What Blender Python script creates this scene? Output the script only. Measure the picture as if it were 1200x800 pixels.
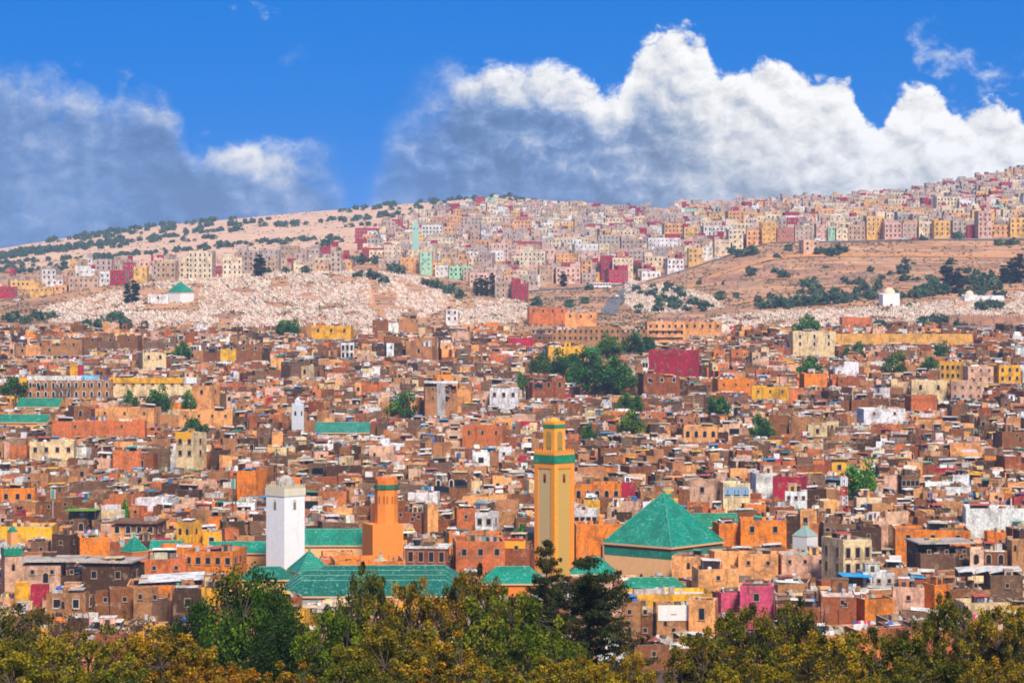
import bpy, math, random
import numpy as np
from mathutils import Vector, Matrix, noise as mnoise

for o in list(bpy.data.objects):
    bpy.data.objects.remove(o)
scene = bpy.context.scene
COLL = scene.collection
R = math.radians

# ------------------------------------------------------------------ camera
F = 3300.0      # focal length in pixels of a 1200 px wide picture
HOR = 330.0     # pixel row of eye level
cam_data = bpy.data.cameras.new('camera')
cam = bpy.data.objects.new('camera', cam_data)
COLL.objects.link(cam)
cam.location = (0, 0, 0)
cam.rotation_euler = (R(90), 0, 0)
cam_data.sensor_width = 36.0
cam_data.lens = 36.0 * F / 1200.0
cam_data.shift_y = -(400.0 - HOR) / 1200.0
cam_data.clip_start = 1.0
cam_data.clip_end = 12000.0
scene.camera = cam

# ------------------------------------------------------------------ light
SUN_AZ = R(17)      # to the right of straight behind the camera
SUN_EL = R(44)
sun_vec = Vector((math.sin(SUN_AZ) * math.cos(SUN_EL), -math.cos(SUN_AZ) * math.cos(SUN_EL), math.sin(SUN_EL)))
sun_data = bpy.data.lights.new('sun', 'SUN')
sun_data.energy = 4.0
sun_data.angle = R(12)
sun_data.color = (1.0, 0.89, 0.72)
sun = bpy.data.objects.new('sun', sun_data)
COLL.objects.link(sun)
sun.rotation_euler = (-sun_vec).to_track_quat('-Z', 'Y').to_euler()

scene.view_settings.view_transform = 'Standard'
scene.view_settings.look = 'None'
scene.view_settings.gamma = 1.0
scene.view_settings.use_curve_mapping = False
scene.view_settings.exposure = 0.38
scene.cycles.use_denoising = True
scene.cycles.filter_width = 1.8
scene.cycles.max_bounces = 4
scene.cycles.diffuse_bounces = 3
scene.cycles.glossy_bounces = 2
scene.cycles.transmission_bounces = 2
scene.cycles.volume_bounces = 1
scene.cycles.transparent_max_bounces = 4


# ------------------------------------------------------------------ node helper
class NT:
    def __init__(self, tree):
        self.t = tree
        tree.nodes.clear()

    def n(self, kind, **kw):
        nd = self.t.nodes.new(kind)
        for k, v in kw.items():
            setattr(nd, k, v)
        return nd

    def set(self, sock, v):
        if v is None:
            return
        if isinstance(v, bpy.types.NodeSocket):
            self.t.links.new(v, sock)
        else:
            if isinstance(v, (tuple, list)) and len(v) == 3 and sock.type == 'RGBA':
                v = (*v, 1.0)
            sock.default_value = v

    def m(self, op, a, b=None, c=None, clamp=False):
        nd = self.n('ShaderNodeMath', operation=op, use_clamp=clamp)
        for i, v in enumerate((a, b, c)):
            if v is not None:
                self.set(nd.inputs[i], v)
        return nd.outputs[0]

    def mix(self, fac, a, b, blend='MIX'):
        nd = self.n('ShaderNodeMix', data_type='RGBA', blend_type=blend)
        self.set(nd.inputs[0], fac)
        self.set(nd.inputs[6], a)
        self.set(nd.inputs[7], b)
        return nd.outputs[2]

    def smooth(self, v, lo, hi, a=0.0, b=1.0):
        nd = self.n('ShaderNodeMapRange', interpolation_type='SMOOTHSTEP')
        self.set(nd.inputs[0], v)
        for i, x in enumerate((lo, hi, a, b)):
            self.set(nd.inputs[i + 1], x)
        return nd.outputs[0]

    def lin(self, v, lo, hi, a=0.0, b=1.0):
        nd = self.n('ShaderNodeMapRange')
        self.set(nd.inputs[0], v)
        for i, x in enumerate((lo, hi, a, b)):
            self.set(nd.inputs[i + 1], x)
        return nd.outputs[0]

    def xyz(self, x, y, z):
        nd = self.n('ShaderNodeCombineXYZ')
        for i, v in enumerate((x, y, z)):
            self.set(nd.inputs[i], v)
        return nd.outputs[0]

    def vm(self, op, a, b):
        nd = self.n('ShaderNodeVectorMath', operation=op)
        self.set(nd.inputs[0], a)
        self.set(nd.inputs[1], b)
        return nd.outputs[0]

    def noise(self, vec, scale, detail=2.0, rough=0.5, dim='3D', dist=0.0, col=False):
        nd = self.n('ShaderNodeTexNoise', noise_dimensions=dim)
        if vec is not None:
            self.set(nd.inputs['W' if dim == '1D' else 'Vector'], vec)
        nd.inputs['Scale'].default_value = scale
        nd.inputs['Detail'].default_value = detail
        nd.inputs['Roughness'].default_value = rough
        nd.inputs['Distortion'].default_value = dist
        return nd.outputs[1 if col else 0]

    def curve(self, v, pts):
        nd = self.n('ShaderNodeFloatCurve')
        cu = nd.mapping.curves[0]
        cu.points[0].location = pts[0]
        cu.points[1].location = pts[-1]
        for p in pts[1:-1]:
            cu.points.new(*p)
        for p in cu.points:
            p.handle_type = 'AUTO_CLAMPED'
        nd.mapping.extend = 'HORIZONTAL'
        nd.mapping.update()
        self.set(nd.inputs['Value'], v)
        return nd.outputs[0]


# ------------------------------------------------------------------ sky
world = bpy.data.worlds.new('World')
scene.world = world
world.use_nodes = True


def build_world():
    t = NT(world.node_tree)
    geo = t.n('ShaderNodeTexCoord').outputs['Generated']
    sep = t.n('ShaderNodeSeparateXYZ')
    t.set(sep.inputs[0], geo)
    x, y, z = sep.outputs
    # clear sky: deep, saturated blue all the way down, sampled above the murky horizon band
    zz = t.m('ADD', t.m('MULTIPLY', t.m('ABSOLUTE', z), 0.75), 0.30)
    sky = t.n('ShaderNodeTexSky', sky_type='NISHITA', sun_disc=False)
    sky.sun_elevation = SUN_EL
    sky.sun_rotation = math.pi - SUN_AZ
    sky.altitude = 400
    sky.air_density = 1.0
    sky.dust_density = 0.2
    sky.ozone_density = 3.0
    nrm = t.n('ShaderNodeVectorMath', operation='NORMALIZE')
    t.set(nrm.inputs[0], t.xyz(x, y, zz))
    t.set(sky.inputs[0], nrm.outputs[0])
    hs = t.n('ShaderNodeHueSaturation')
    hs.inputs['Saturation'].default_value = 1.95
    hs.inputs['Value'].default_value = 1.0
    t.set(hs.inputs['Color'], sky.outputs[0])
    skyc = t.mix(1.0, hs.outputs[0], (0.0, 0.86, 1.1), 'MULTIPLY')
    # direction in degrees
    az = t.m('MULTIPLY', t.m('ARCTAN2', x, y), 180 / math.pi)
    el = t.m('MULTIPLY', t.m('ARCSINE', z), 180 / math.pi)
    # cloud tops (picture columns and rows turned into bearings and elevations)
    tops = [(0, 92), (60, 104), (130, 112), (185, 122), (215, 160), (240, 186), (262, 178), (300, 172), (340, 180),
            (370, 188), (393, 205), (406, 232), (416, 258), (428, 250), (442, 200), (462, 150), (488, 118), (520, 98), (560, 84), (610, 82),
            (680, 92), (715, 108), (735, 78), (757, 44), (775, 34), (825, 56), (848, 90), (900, 76), (945, 84),
            (985, 96), (1003, 116), (1020, 150), (1042, 132), (1060, 98), (1088, 96), (1120, 126), (1152, 128), (1200, 150)]
    ca = lambda px: (math.degrees(math.atan((px - 600) / F)) + 11) / 22
    pts = [(ca(px), math.degrees(math.atan((HOR - row) / F)) / 8.0) for px, row in tops]
    un = t.m('DIVIDE', t.m('ADD', az, 11.0), 22.0)
    t_in = t.m('MULTIPLY', t.curve(un, pts), 8.0)
    t_out = t.m('ADD', t.m('MULTIPLY', t.noise(az, 0.11, 3, 0.5, '1D'), 6.0), 0.6)
    edge = t.smooth(t.m('ABSOLUTE', az), 10.4, 14.0)
    top = t.m('ADD', t.m('MULTIPLY', t_in, t.m('SUBTRACT', 1.0, edge)), t.m('MULTIPLY', t_out, edge))
    p = t.xyz(t.m('MULTIPLY', az, 1.0), t.m('MULTIPLY', el, 1.25), 3.7)
    warp = t.vm('SCALE', t.vm('SUBTRACT', t.noise(p, 1.4, 4, 0.55, col=True), (0.5, 0.5, 0.5)), None)
    warp.node.inputs['Scale'].default_value = 0.55
    pw = t.vm('ADD', p, warp)
    n1 = t.noise(pw, 0.95, 10, 0.62)
    n2 = t.noise(t.vm('ADD', pw, (0.16, 0.26, 0.05)), 0.95, 10, 0.62)
    n3 = t.noise(p, 0.42, 3, 0.5)
    soft_l = t.curve(un, [(0, 0.95), (0.2, 0.75), (0.26, 0.5), (0.31, 0.8), (0.36, 1.6), (0.42, 1.5), (0.47, 0.5), (0.6, 0.24), (1, 0.22)])
    d0 = t.m('SUBTRACT', t.m('ADD', top, t.m('MULTIPLY', t.m('SUBTRACT', n1, 0.5), 1.9)), el)
    dens = t.smooth(t.m('DIVIDE', d0, soft_l), -0.5, 0.75)
    thin = t.curve(un, [(0.0, 0.86), (0.2, 0.88), (0.27, 0.93), (0.325, 0.85), (0.343, 0.5), (0.355, 0.38), (0.372, 0.6), (0.40, 0.72), (0.44, 0.85), (0.48, 0.96), (1, 1.0)])
    dens = t.m('MULTIPLY', dens, thin)
    # loose scraps of cloud higher up
    wn = t.noise(t.vm('ADD', pw, (31.0, 7.0, 0.0)), 0.62, 10, 0.62)
    wisp = t.m('MULTIPLY', t.smooth(wn, 0.595, 0.78), t.smooth(t.m('SUBTRACT', el, top), 2.6, 0.0))
    wisp2 = t.m('MULTIPLY', t.smooth(wn, 0.645, 0.8), 0.55)
    dens = t.m('MAXIMUM', dens, t.m('MAXIMUM', t.m('MULTIPLY', wisp, 0.85), wisp2))
    # unseen broken cloud added overhead to whiten the fill, matching the soft light
    hn = t.noise(geo, 2.4, 6, 0.6)
    high = t.m('MULTIPLY', t.smooth(hn, 0.44, 0.58), t.smooth(el, 12.0, 26.0))
    dens = t.m('MAXIMUM', dens, t.m('MULTIPLY', high, 0.75))
    # colour: sunlit tops, grey bases, bumpy relief
    dep = t.m('SUBTRACT', t.m('ADD', top, t.m('MULTIPLY', t.m('SUBTRACT', n3, 0.5), 1.1)), el)
    reach = t.curve(un, [(0, 0.10), (0.12, 0.13), (0.2, 0.12), (0.27, 0.16), (0.33, 0.14), (0.42, 0.13), (0.5, 0.18), (0.58, 0.19),
                         (0.66, 0.36), (0.75, 0.48), (0.85, 0.52), (1, 0.6)])
    reach = t.m('MULTIPLY', reach, 6.0)
    lowv = t.smooth(t.m('DIVIDE', dep, reach), 0.1, 1.15)
    rel = t.m('MULTIPLY', t.m('SUBTRACT', n1, n2), t.curve(un, [(0, 0.55), (0.3, 0.7), (0.45, 0.9), (0.6, 1.0), (1, 1.0)]))
    rel = t.m('MULTIPLY', rel, 1.15)
    hi = t.curve(un, [(0, 0.66), (0.1, 0.78), (0.2, 0.72), (0.26, 0.9), (0.31, 0.74), (0.36, 0.62), (0.42, 0.74), (0.47, 0.93), (0.55, 0.99), (1, 1.02)])
    shade = t.m('ADD', t.m('SUBTRACT', hi, t.m('MULTIPLY', lowv, t.curve(un, [(0, 0.16), (0.15, 0.24), (0.25, 0.34), (0.36, 0.08), (0.42, 0.22), (0.5, 0.42), (0.6, 0.42), (0.7, 0.36), (0.85, 0.28), (1, 0.2)]))), rel)
    shade = t.m('MINIMUM', t.m('MAXIMUM', shade, 0.42), 1.08)
    shade = t.m('ADD', t.m('MULTIPLY', shade, t.m('SUBTRACT', 1.0, high)), t.m('MULTIPLY', high, 0.82))
    lowc = t.mix(t.smooth(un, 0.52, 0.76), (0.34, 0.58, 1.12), (0.74, 0.84, 1.0))
    tint = t.mix(t.smooth(shade, 0.5, 0.98), lowc, (1.0, 0.985, 0.965))
    cloud = t.vm('SCALE', tint, None)
    t.set(cloud.node.inputs['Scale'], t.m('MULTIPLY', t.m('POWER', shade, 1.25), CLOUD_K))
    fin = t.mix(dens, skyc, cloud)
    bg = t.n('ShaderNodeBackground')
    bg.inputs['Strength'].default_value = SKY_S
    t.set(bg.inputs['Color'], fin)
    out = t.n('ShaderNodeOutputWorld')
    t.t.links.new(bg.outputs[0], out.inputs[0])


SKY_S = 0.117
CLOUD_K = 6.6
build_world()
world.cycles.sampling_method = 'MANUAL'
world.cycles.sample_map_resolution = 512

# ------------------------------------------------------------------ place geometry: the lie of the land
T_COL = [0, 150, 300, 450, 600, 750, 900, 1050, 1200]
T_ROW = {   # distance: eye-level-relative picture row of the bare ground at each bearing
    1320: [398, 397, 396, 397, 400, 400, 400, 398, 396],
    1430: [386, 388, 390, 390, 388, 386, 386, 384, 382],
    1550: [370, 364, 364, 364, 370, 370, 366, 362, 356],
    1700: [352, 330, 322, 321, 352, 350, 334, 328, 322],
    1850: [336, 322, 318, 316, 334, 330, 284, 281, 278],
    2000: [324, 316, 306, 302, 312, 304, 277, 272, 266],
    2300: [312, 300, 288, 278, 284, 280, 264, 256, 244],
    2700: [302, 284, 270, 256, 255, 260, 252, 242, 224],
    3200: [292, 268, 254, 241, 231, 244, 246, 236, 207],
    3700: [296, 274, 262, 252, 242, 254, 254, 246, 222],
    4400: [320, 305, 298, 290, 285, 290, 290, 285, 270],
}
NEAR = [(-400, 6), (-60, 0), (0, -3), (60, -11), (120, -20.5), (150, -25.5), (200, -33.5), (300, -51), (420, -62), (520, -64), (600, -62), (700, -57.5),
        (800, -52.5), (1000, -43), (1200, -33.5), (1320, -27.9)]
T_D = sorted(T_ROW)
T_Z = np.array([[-(r - HOR) / F * d for r in T_ROW[d]] for d in T_D])


def ground_z(x, y):
    if y <= 1320:
        ds = [p[0] for p in NEAR]
        z = float(np.interp(y, ds, [p[1] for p in NEAR]))
        if y > 450:
            z += 2.2 * mnoise.noise(Vector((x / 90, y / 90, 0))) * min(1, (y - 450) / 150) * min(1, max(0, (1320 - y) / 80))
        return z
    px = 600 + F * x / y
    px = min(max(px, 0), 1199.9)
    ci = px / 150
    i = int(ci)
    fx = ci - i
    yd = min(y, T_D[-1] - 0.01)
    j = 0
    while T_D[j + 1] <= yd:
        j += 1
    fy = (yd - T_D[j]) / (T_D[j + 1] - T_D[j])
    fs = fy * fy * (3 - 2 * fy) * 0.5 + fy * 0.5
    z0 = T_Z[j][i] * (1 - fx) + T_Z[j][i + 1] * fx
    z1 = T_Z[j + 1][i] * (1 - fx) + T_Z[j + 1][i + 1] * fx
    z = z0 * (1 - fs) + z1 * fs
    k = min(1, (y - 1320) / 150)
    z += k * (2.0 * mnoise.noise(Vector((x / 120, y / 160, 4))) + 0.7 * mnoise.noise(Vector((x / 35, y / 35, 9))))
    return z


def PX(px, D):
    return (px - 600) / F * D


def ZR(row, D):
    return (HOR - row) / F * D


def px_of(x, y):
    return 600 + F * x / y


def row_of(z, y):
    return HOR - F * z / y


def solve_d(px, row, H, lo=440.0, hi=3200.0):
    """distance at which a point H metres above the ground is seen at this picture row"""
    D = lo
    while D < hi:
        if ZR(row, D) - (ground_z(PX(px, D), D) + H) <= 0:
            return D
        D += 4.0
    return hi


# ------------------------------------------------------------------ materials
MATS = {}


def principled(name):
    m = bpy.data.materials.new(name)
    m.use_nodes = True
    t = NT(m.node_tree)
    b = t.n('ShaderNodeBsdfPrincipled')
    o = t.n('ShaderNodeOutputMaterial')
    m.node_tree.links.new(b.outputs[0], o.inputs[0])
    MATS[name] = m
    return m, t, b


def attr(t, name='Col'):
    a = t.n('ShaderNodeAttribute')
    a.attribute_name = name
    return a.outputs['Color']


def bump(t, b, h, strength, dist):
    bp = t.n('ShaderNodeBump')
    bp.inputs['Strength'].default_value = strength
    bp.inputs['Distance'].default_value = dist
    t.set(bp.inputs['Height'], h)
    t.set(b.inputs['Normal'], bp.outputs[0])


def mat_plaster():
    m, t, b = principled('plaster')
    pos = t.n('ShaderNodeNewGeometry').outputs['Position']
    mp = t.n('ShaderNodeMapping')
    mp.inputs['Scale'].default_value = (1.0, 1.0, 0.2)
    t.set(mp.inputs[0], pos)
    streak = t.noise(mp.outputs[0], 1.0, 5, 0.7)
    blot = t.noise(pos, 0.3, 5, 0.66)
    grain = t.noise(pos, 1.6, 5, 0.78)
    col = attr(t)
    dirt = t.mix(t.smooth(blot, 0.47, 0.62, 0.0, 0.72), col, t.mix(0.72, col, (0.09, 0.045, 0.025)))
    dirt = t.mix(t.smooth(streak, 0.52, 0.64, 0.0, 0.75), dirt, t.mix(0.7, col, (0.07, 0.038, 0.022)))
    pale = t.mix(t.smooth(t.noise(pos, 0.6, 4, 0.7), 0.54, 0.66, 0.0, 0.5), dirt, t.mix(0.5, col, (0.74, 0.47, 0.29)))
    g = t.lin(grain, 0.3, 0.7, 0.62, 1.38)
    fin = t.vm('MULTIPLY', pale, t.xyz(g, g, g))
    t.set(b.inputs['Base Color'], fin)
    b.inputs['Roughness'].default_value = 0.92
    b.inputs['Specular IOR Level'].default_value = 0.15
    bump(t, b, grain, 0.5, 0.12)


def mat_paint():
    """well kept limewash or paint: a minaret, a mosque wall"""
    m, t, b = principled('limewash')
    pos = t.n('ShaderNodeNewGeometry').outputs['Position']
    mp = t.n('ShaderNodeMapping')
    mp.inputs['Scale'].default_value = (1.0, 1.0, 0.2)
    t.set(mp.inputs[0], pos)
    streak = t.noise(mp.outputs[0], 0.8, 5, 0.6)
    grain = t.noise(pos, 1.1, 4, 0.6)
    col = attr(t)
    c = t.mix(t.smooth(streak, 0.54, 0.74, 0, 0.3), col, t.mix(0.5, col, (0.36, 0.24, 0.15)))
    g = t.lin(grain, 0.3, 0.7, 0.93, 1.05)
    t.set(b.inputs['Base Color'], t.vm('MULTIPLY', c, t.xyz(g, g, g)))
    b.inputs['Roughness'].default_value = 0.85
    b.inputs['Specular IOR Level'].default_value = 0.2


def mat_tile():
    m, t, b = principled('glazed_green_tile')
    tc = t.n('ShaderNodeTexCoord').outputs['Object']
    pos = t.n('ShaderNodeNewGeometry').outputs['Position']
    col = attr(t)
    spk = t.noise(pos, 1.7, 5, 0.8)
    blot = t.noise(pos, 0.3, 4, 0.6)
    c = t.mix(t.smooth(spk, 0.54, 0.64, 0, 0.8), col, t.mix(0.7, col, (0.40, 0.66, 0.52)))  # pale flecks paint the glitter of the glaze into the colour
    c = t.mix(t.smooth(t.noise(pos, 1.5, 5, 0.75), 0.55, 0.7, 0, 0.5), c, t.mix(0.75, col, (0.03, 0.10, 0.07)))
    c = t.mix(t.smooth(blot, 0.45, 0.62, 0, 0.75), c, t.mix(0.6, col, (0.02, 0.12, 0.07)))
    c = t.mix(t.smooth(t.noise(pos, 0.7, 5, 0.7), 0.57, 0.66, 0, 0.6), c, t.mix(0.5, col, (0.10, 0.42, 0.28)))
    wv = t.n('ShaderNodeTexWave', wave_type='BANDS', bands_direction='X')
    t.set(wv.inputs['Vector'], tc)
    wv.inputs['Scale'].default_value = 0.8
    wv.inputs['Distortion'].default_value = 0.6
    g = t.lin(wv.outputs[1], 0, 1, 0.84, 1.06)
    t.set(b.inputs['Base Color'], t.vm('MULTIPLY', c, t.xyz(g, g, g)))
    b.inputs['Roughness'].default_value = 0.42
    b.inputs['Specular IOR Level'].default_value = 0.35
    bump(t, b, t.m('ADD', t.m('MULTIPLY', wv.outputs[1], 0.6), spk), 0.7, 0.12)


def mat_plain(name, col, rough=0.6, metal=0.0, nz=0.0):
    m, t, b = principled(name)
    if nz:
        pos = t.n('ShaderNodeNewGeometry').outputs['Position']
        g = t.lin(t.noise(pos, 1.5, 4, 0.6), 0.3, 0.7, 1 - nz, 1 + nz)
        t.set(b.inputs['Base Color'], t.vm('MULTIPLY', col, t.xyz(g, g, g)))
    else:
        b.inputs['Base Color'].default_value = (*col, 1)
    b.inputs['Roughness'].default_value = rough
    b.inputs['Metallic'].default_value = metal


def mat_vcol(name, rough, spec=0.3):
    m, t, b = principled(name)
    t.set(b.inputs['Base Color'], attr(t))
    b.inputs['Roughness'].default_value = rough
    b.inputs['Specular IOR Level'].default_value = spec


def mat_leaf():
    m, t, b = principled('leaf')
    oi = t.n('ShaderNodeObjectInfo')
    c = t.vm('MULTIPLY', attr(t), oi.outputs['Color'])
    t.set(b.inputs['Base Color'], c)
    b.inputs['Roughness'].default_value = 0.6
    b.inputs['Specular IOR Level'].default_value = 0.2
    tr = t.n('ShaderNodeBsdfTranslucent')
    t.set(tr.inputs[0], c)
    ms = t.n('ShaderNodeMixShader')
    ms.inputs[0].default_value = 0.2
    t.t.links.new(b.outputs[0], ms.inputs[1])
    t.t.links.new(tr.outputs[0], ms.inputs[2])
    out = [n for n in t.t.nodes if n.type == 'OUTPUT_MATERIAL'][0]
    t.t.links.new(ms.outputs[0], out.inputs[0])


def mat_bark():
    m, t, b = principled('bark')
    pos = t.n('ShaderNodeNewGeometry').outputs['Position']
    n = t.noise(pos, 6, 5, 0.7)
    t.set(b.inputs['Base Color'], t.mix(n, (0.025, 0.018, 0.014), (0.12, 0.085, 0.06)))
    b.inputs['Roughness'].default_value = 0.9


def mat_ground():
    m, t, b = principled('ground')
    pos = t.n('ShaderNodeNewGeometry').outputs['Position']
    sep = t.n('ShaderNodeSeparateXYZ')
    t.set(sep.inputs[0], pos)
    n1 = t.noise(pos, 0.012, 6, 0.6)
    n2 = t.noise(pos, 0.05, 6, 0.65)
    n3 = t.noise(pos, 0.35, 6, 0.7)
    c = t.mix(t.smooth(n1, 0.35, 0.65), (0.72, 0.38, 0.20), (0.60, 0.31, 0.17))
    c = t.mix(t.smooth(n2, 0.48, 0.66, 0, 0.75), c, (0.40, 0.20, 0.11))
    c = t.mix(t.smooth(n3, 0.50, 0.64, 0, 0.65), c, (0.28, 0.19, 0.12))
    c = t.mix(t.smooth(t.noise(pos, 0.16, 5, 0.7), 0.55, 0.68, 0, 0.4), c, (0.66, 0.46, 0.33))
    c = t.mix(t.smooth(t.noise(pos, 0.03, 6, 0.7), 0.5, 0.62, 0, 0.6), c, (0.30, 0.20, 0.14))
    mpz = t.n('ShaderNodeMapping')
    mpz.inputs['Scale'].default_value = (0.02, 0.02, 0.55)
    t.set(mpz.inputs[0], pos)
    strat = t.noise(mpz.outputs[0], 1.0, 6, 0.7)
    c = t.mix(t.smooth(strat, 0.45, 0.58, 0, 0.8), c, (0.33, 0.165, 0.095))
    c = t.mix(t.smooth(t.noise(mpz.outputs[0], 2.3, 5, 0.7), 0.56, 0.66, 0, 0.5), c, (0.70, 0.46, 0.32))
    street = t.m('MULTIPLY', t.smooth(sep.outputs[1], 400, 440), t.smooth(sep.outputs[1], 1300, 1340, 1.0, 0.0))
    c = t.mix(street, c, t.mix(n3, (0.07, 0.045, 0.03), (0.17, 0.10, 0.06)))  # soil between the houses darkened so the shady gaps read deeper
    far = t.smooth(sep.outputs[1], 1950, 2250)
    c = t.mix(far, c, t.mix(t.smooth(n2, 0.4, 0.66, 0, 0.85), (0.82, 0.50, 0.33), (0.56, 0.40, 0.28)))
    # the near slope under the trees is grown over
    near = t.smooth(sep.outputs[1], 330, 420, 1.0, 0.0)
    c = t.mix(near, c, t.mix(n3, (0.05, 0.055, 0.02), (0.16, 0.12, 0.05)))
    t.set(b.inputs['Base Color'], c)
    b.inputs['Roughness'].default_value = 0.95
    b.inputs['Specular IOR Level'].default_value = 0.1
    bump(t, b, n3, 0.8, 0.8)


def mat_lattice():
    """carved sebka panel of a minaret: lozenge net in low relief"""
    m, t, b = principled('carved_lattice')
    tc = t.n('ShaderNodeTexCoord').outputs['Object']
    sep = t.n('ShaderNodeSeparateXYZ')
    t.set(sep.inputs[0], tc)
    x, _, z = sep.outputs
    k = math.pi / 0.6
    a = t.m('SINE', t.m('MULTIPLY', t.m('ADD', x, t.m('MULTIPLY', z, 0.62)), k))
    c = t.m('SINE', t.m('MULTIPLY', t.m('SUBTRACT', x, t.m('MULTIPLY', z, 0.62)), k))
    net = t.m('MAXIMUM', t.m('ABSOLUTE', a), t.m('ABSOLUTE', c))
    h = t.smooth(net, 0.80, 0.95)
    col = attr(t)
    t.set(b.inputs['Base Color'], t.mix(h, t.mix(0.5, col, (0.22, 0.14, 0.05)), col))
    b.inputs['Roughness'].default_value = 0.8
    bump(t, b, h, 0.8, 0.12)


mat_plaster(); mat_paint(); mat_tile(); mat_leaf(); mat_bark(); mat_ground(); mat_lattice()
mat_vcol('painted', 0.6)
mat_vcol('cloth', 0.9, 0.1)
mat_plain('glass', (0.018, 0.022, 0.028), 0.18)
mat_plain('iron', (0.03, 0.028, 0.027), 0.6, 0.2)
mat_plain('dish_white', (0.42, 0.40, 0.37), 0.7)
mat_plain('tyre', (0.02, 0.02, 0.02), 0.8)
mat_plain('brass', (0.75, 0.5, 0.12), 0.35, 0.8)


# ------------------------------------------------------------------ mesh helpers
class MB:
    """collects faces with a colour and a material, builds one mesh"""

    def __init__(self):
        self.v = []; self.f = []; self.c = []; self.m = []; self.mats = []

    def mi(self, mat):
        if mat not in self.mats:
            self.mats.append(mat)
        return self.mats.index(mat)

    def face(self, pts, col, mat='plaster'):
        i = len(self.v)
        self.v.extend(pts)
        self.f.append(tuple(range(i, i + len(pts))))
        self.c.append(col)
        self.m.append(self.mi(mat))

    def poly(self, verts, faces, col, mat='plaster', cols=None):
        i = len(self.v)
        self.v.extend(verts)
        k = self.mi(mat)
        for q, f in enumerate(faces):
            self.f.append(tuple(i + a for a in f))
            self.c.append(cols[q] if cols else col)
            self.m.append(k)

    def box(self, x0, x1, y0, y1, z0, z1, col, mat='plaster', xf=None, cols=None, bottom=False):
        vs = [(x0, y0, z0), (x1, y0, z0), (x1, y1, z0), (x0, y1, z0), (x0, y0, z1), (x1, y0, z1), (x1, y1, z1), (x0, y1, z1)]
        if xf:
            vs = [xf(p) for p in vs]
        fs = [(0, 1, 5, 4), (1, 2, 6, 5), (2, 3, 7, 6), (3, 0, 4, 7), (4, 5, 6, 7)]
        if bottom:
            fs.append((3, 2, 1, 0))
            if cols:
                cols = list(cols) + [cols[-1]]
        self.poly(vs, fs, col, mat, cols)

    def tray(self, x0, x1, y0, y1, z0, z1, par, th, cols, capcol, xf=None, mat='plaster'):
        """four walls with a parapet standing par above the roof deck: outer faces, coping, inner faces"""
        a = [(x0, y0), (x1, y0), (x1, y1), (x0, y1)]
        b = [(x0 + th, y0 + th), (x1 - th, y0 + th), (x1 - th, y1 - th), (x0 + th, y1 - th)]
        zt = z1 + par
        sg = [rng.uniform(-0.16, 0.12) for _ in a]
        lean = [(rng.uniform(-0.07, 0.07), rng.uniform(-0.07, 0.07)) for _ in a]
        vs = [(p[0], p[1], z0) for p in a] + [(p[0] + l[0], p[1] + l[1], zt + s) for p, s, l in zip(a, sg, lean)] + [(p[0] + l[0], p[1] + l[1], zt + s) for p, s, l in zip(b, sg, lean)] + [(p[0], p[1], z1 - 0.1) for p in b]
        if xf:
            vs = [xf(p) for p in vs]
        fs = []; cc = []
        for i in range(4):
            j = (i + 1) % 4
            fs.append((i, j, 4 + j, 4 + i)); cc.append(cols[i])
            fs.append((4 + i, 4 + j, 8 + j, 8 + i)); cc.append(capcol)
            fs.append((8 + i, 8 + j, 12 + j, 12 + i)); cc.append(cols[(i + 2) % 4])
        self.poly(vs, fs, None, mat, cc)

    def tube(self, p0, p1, r0, r1, n, col, mat='plaster', cap=True, xf=None):
        p0 = Vector(p0); p1 = Vector(p1)
        d = (p1 - p0)
        if d.length < 1e-6:
            return
        d.normalize()
        u = d.orthogonal().normalized()
        w = d.cross(u)
        vs = []
        for (p, r) in ((p0, r0), (p1, r1)):
            for k in range(n):
                a = 2 * math.pi * k / n
                q = p + u * (r * math.cos(a)) + w * (r * math.sin(a))
                vs.append(tuple(q) if not xf else xf(tuple(q)))
        fs = [(k, (k + 1) % n, n + (k + 1) % n, n + k) for k in range(n)]
        if cap:
            fs.append(tuple(range(n, 2 * n)))
            fs.append(tuple(reversed(range(n))))
        self.poly(vs, fs, col, mat)

    def lathe(self, prof, n, col, mat='plaster', at=(0, 0, 0), phase=0.0, cols=None):
        """prof: list of (radius, z)"""
        vs = []
        for r, z in prof:
            for k in range(n):
                a = 2 * math.pi * k / n + phase
                vs.append((at[0] + r * math.cos(a), at[1] + r * math.sin(a), at[2] + z))
        fs = []; cc = []
        for i in range(len(prof) - 1):
            for k in range(n):
                fs.append((i * n + k, i * n + (k + 1) % n, (i + 1) * n + (k + 1) % n, (i + 1) * n + k))
                cc.append(cols[i] if cols else col)
        self.poly(vs, fs, col, mat, cc)

    def mesh(self, name):
        me = bpy.data.meshes.new(name)
        me.from_pydata(self.v, [], self.f)
        for mt in self.mats:
            me.materials.append(MATS[mt])
        me.polygons.foreach_set('material_index', self.m)
        ca = me.color_attributes.new('Col', 'FLOAT_COLOR', 'CORNER')
        lt = np.array([len(f) for f in self.f])
        cc = np.ones((len(self.f), 4), dtype=np.float32)
        cc[:, :3] = np.array(self.c, dtype=np.float32)
        ca.data.foreach_set('color', np.repeat(cc, lt, axis=0).ravel())
        me.update()
        return me


def link(name, data=None, parent=None, loc=(0, 0, 0), rot=(0, 0, 0), scale=1.0):
    o = bpy.data.objects.new(name, data)
    COLL.objects.link(o)
    o.location = loc
    o.rotation_euler = rot
    if scale != 1.0:
        o.scale = (scale, scale, scale) if not isinstance(scale, tuple) else scale
    if parent is not None:
        o.parent = parent
    return o


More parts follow.
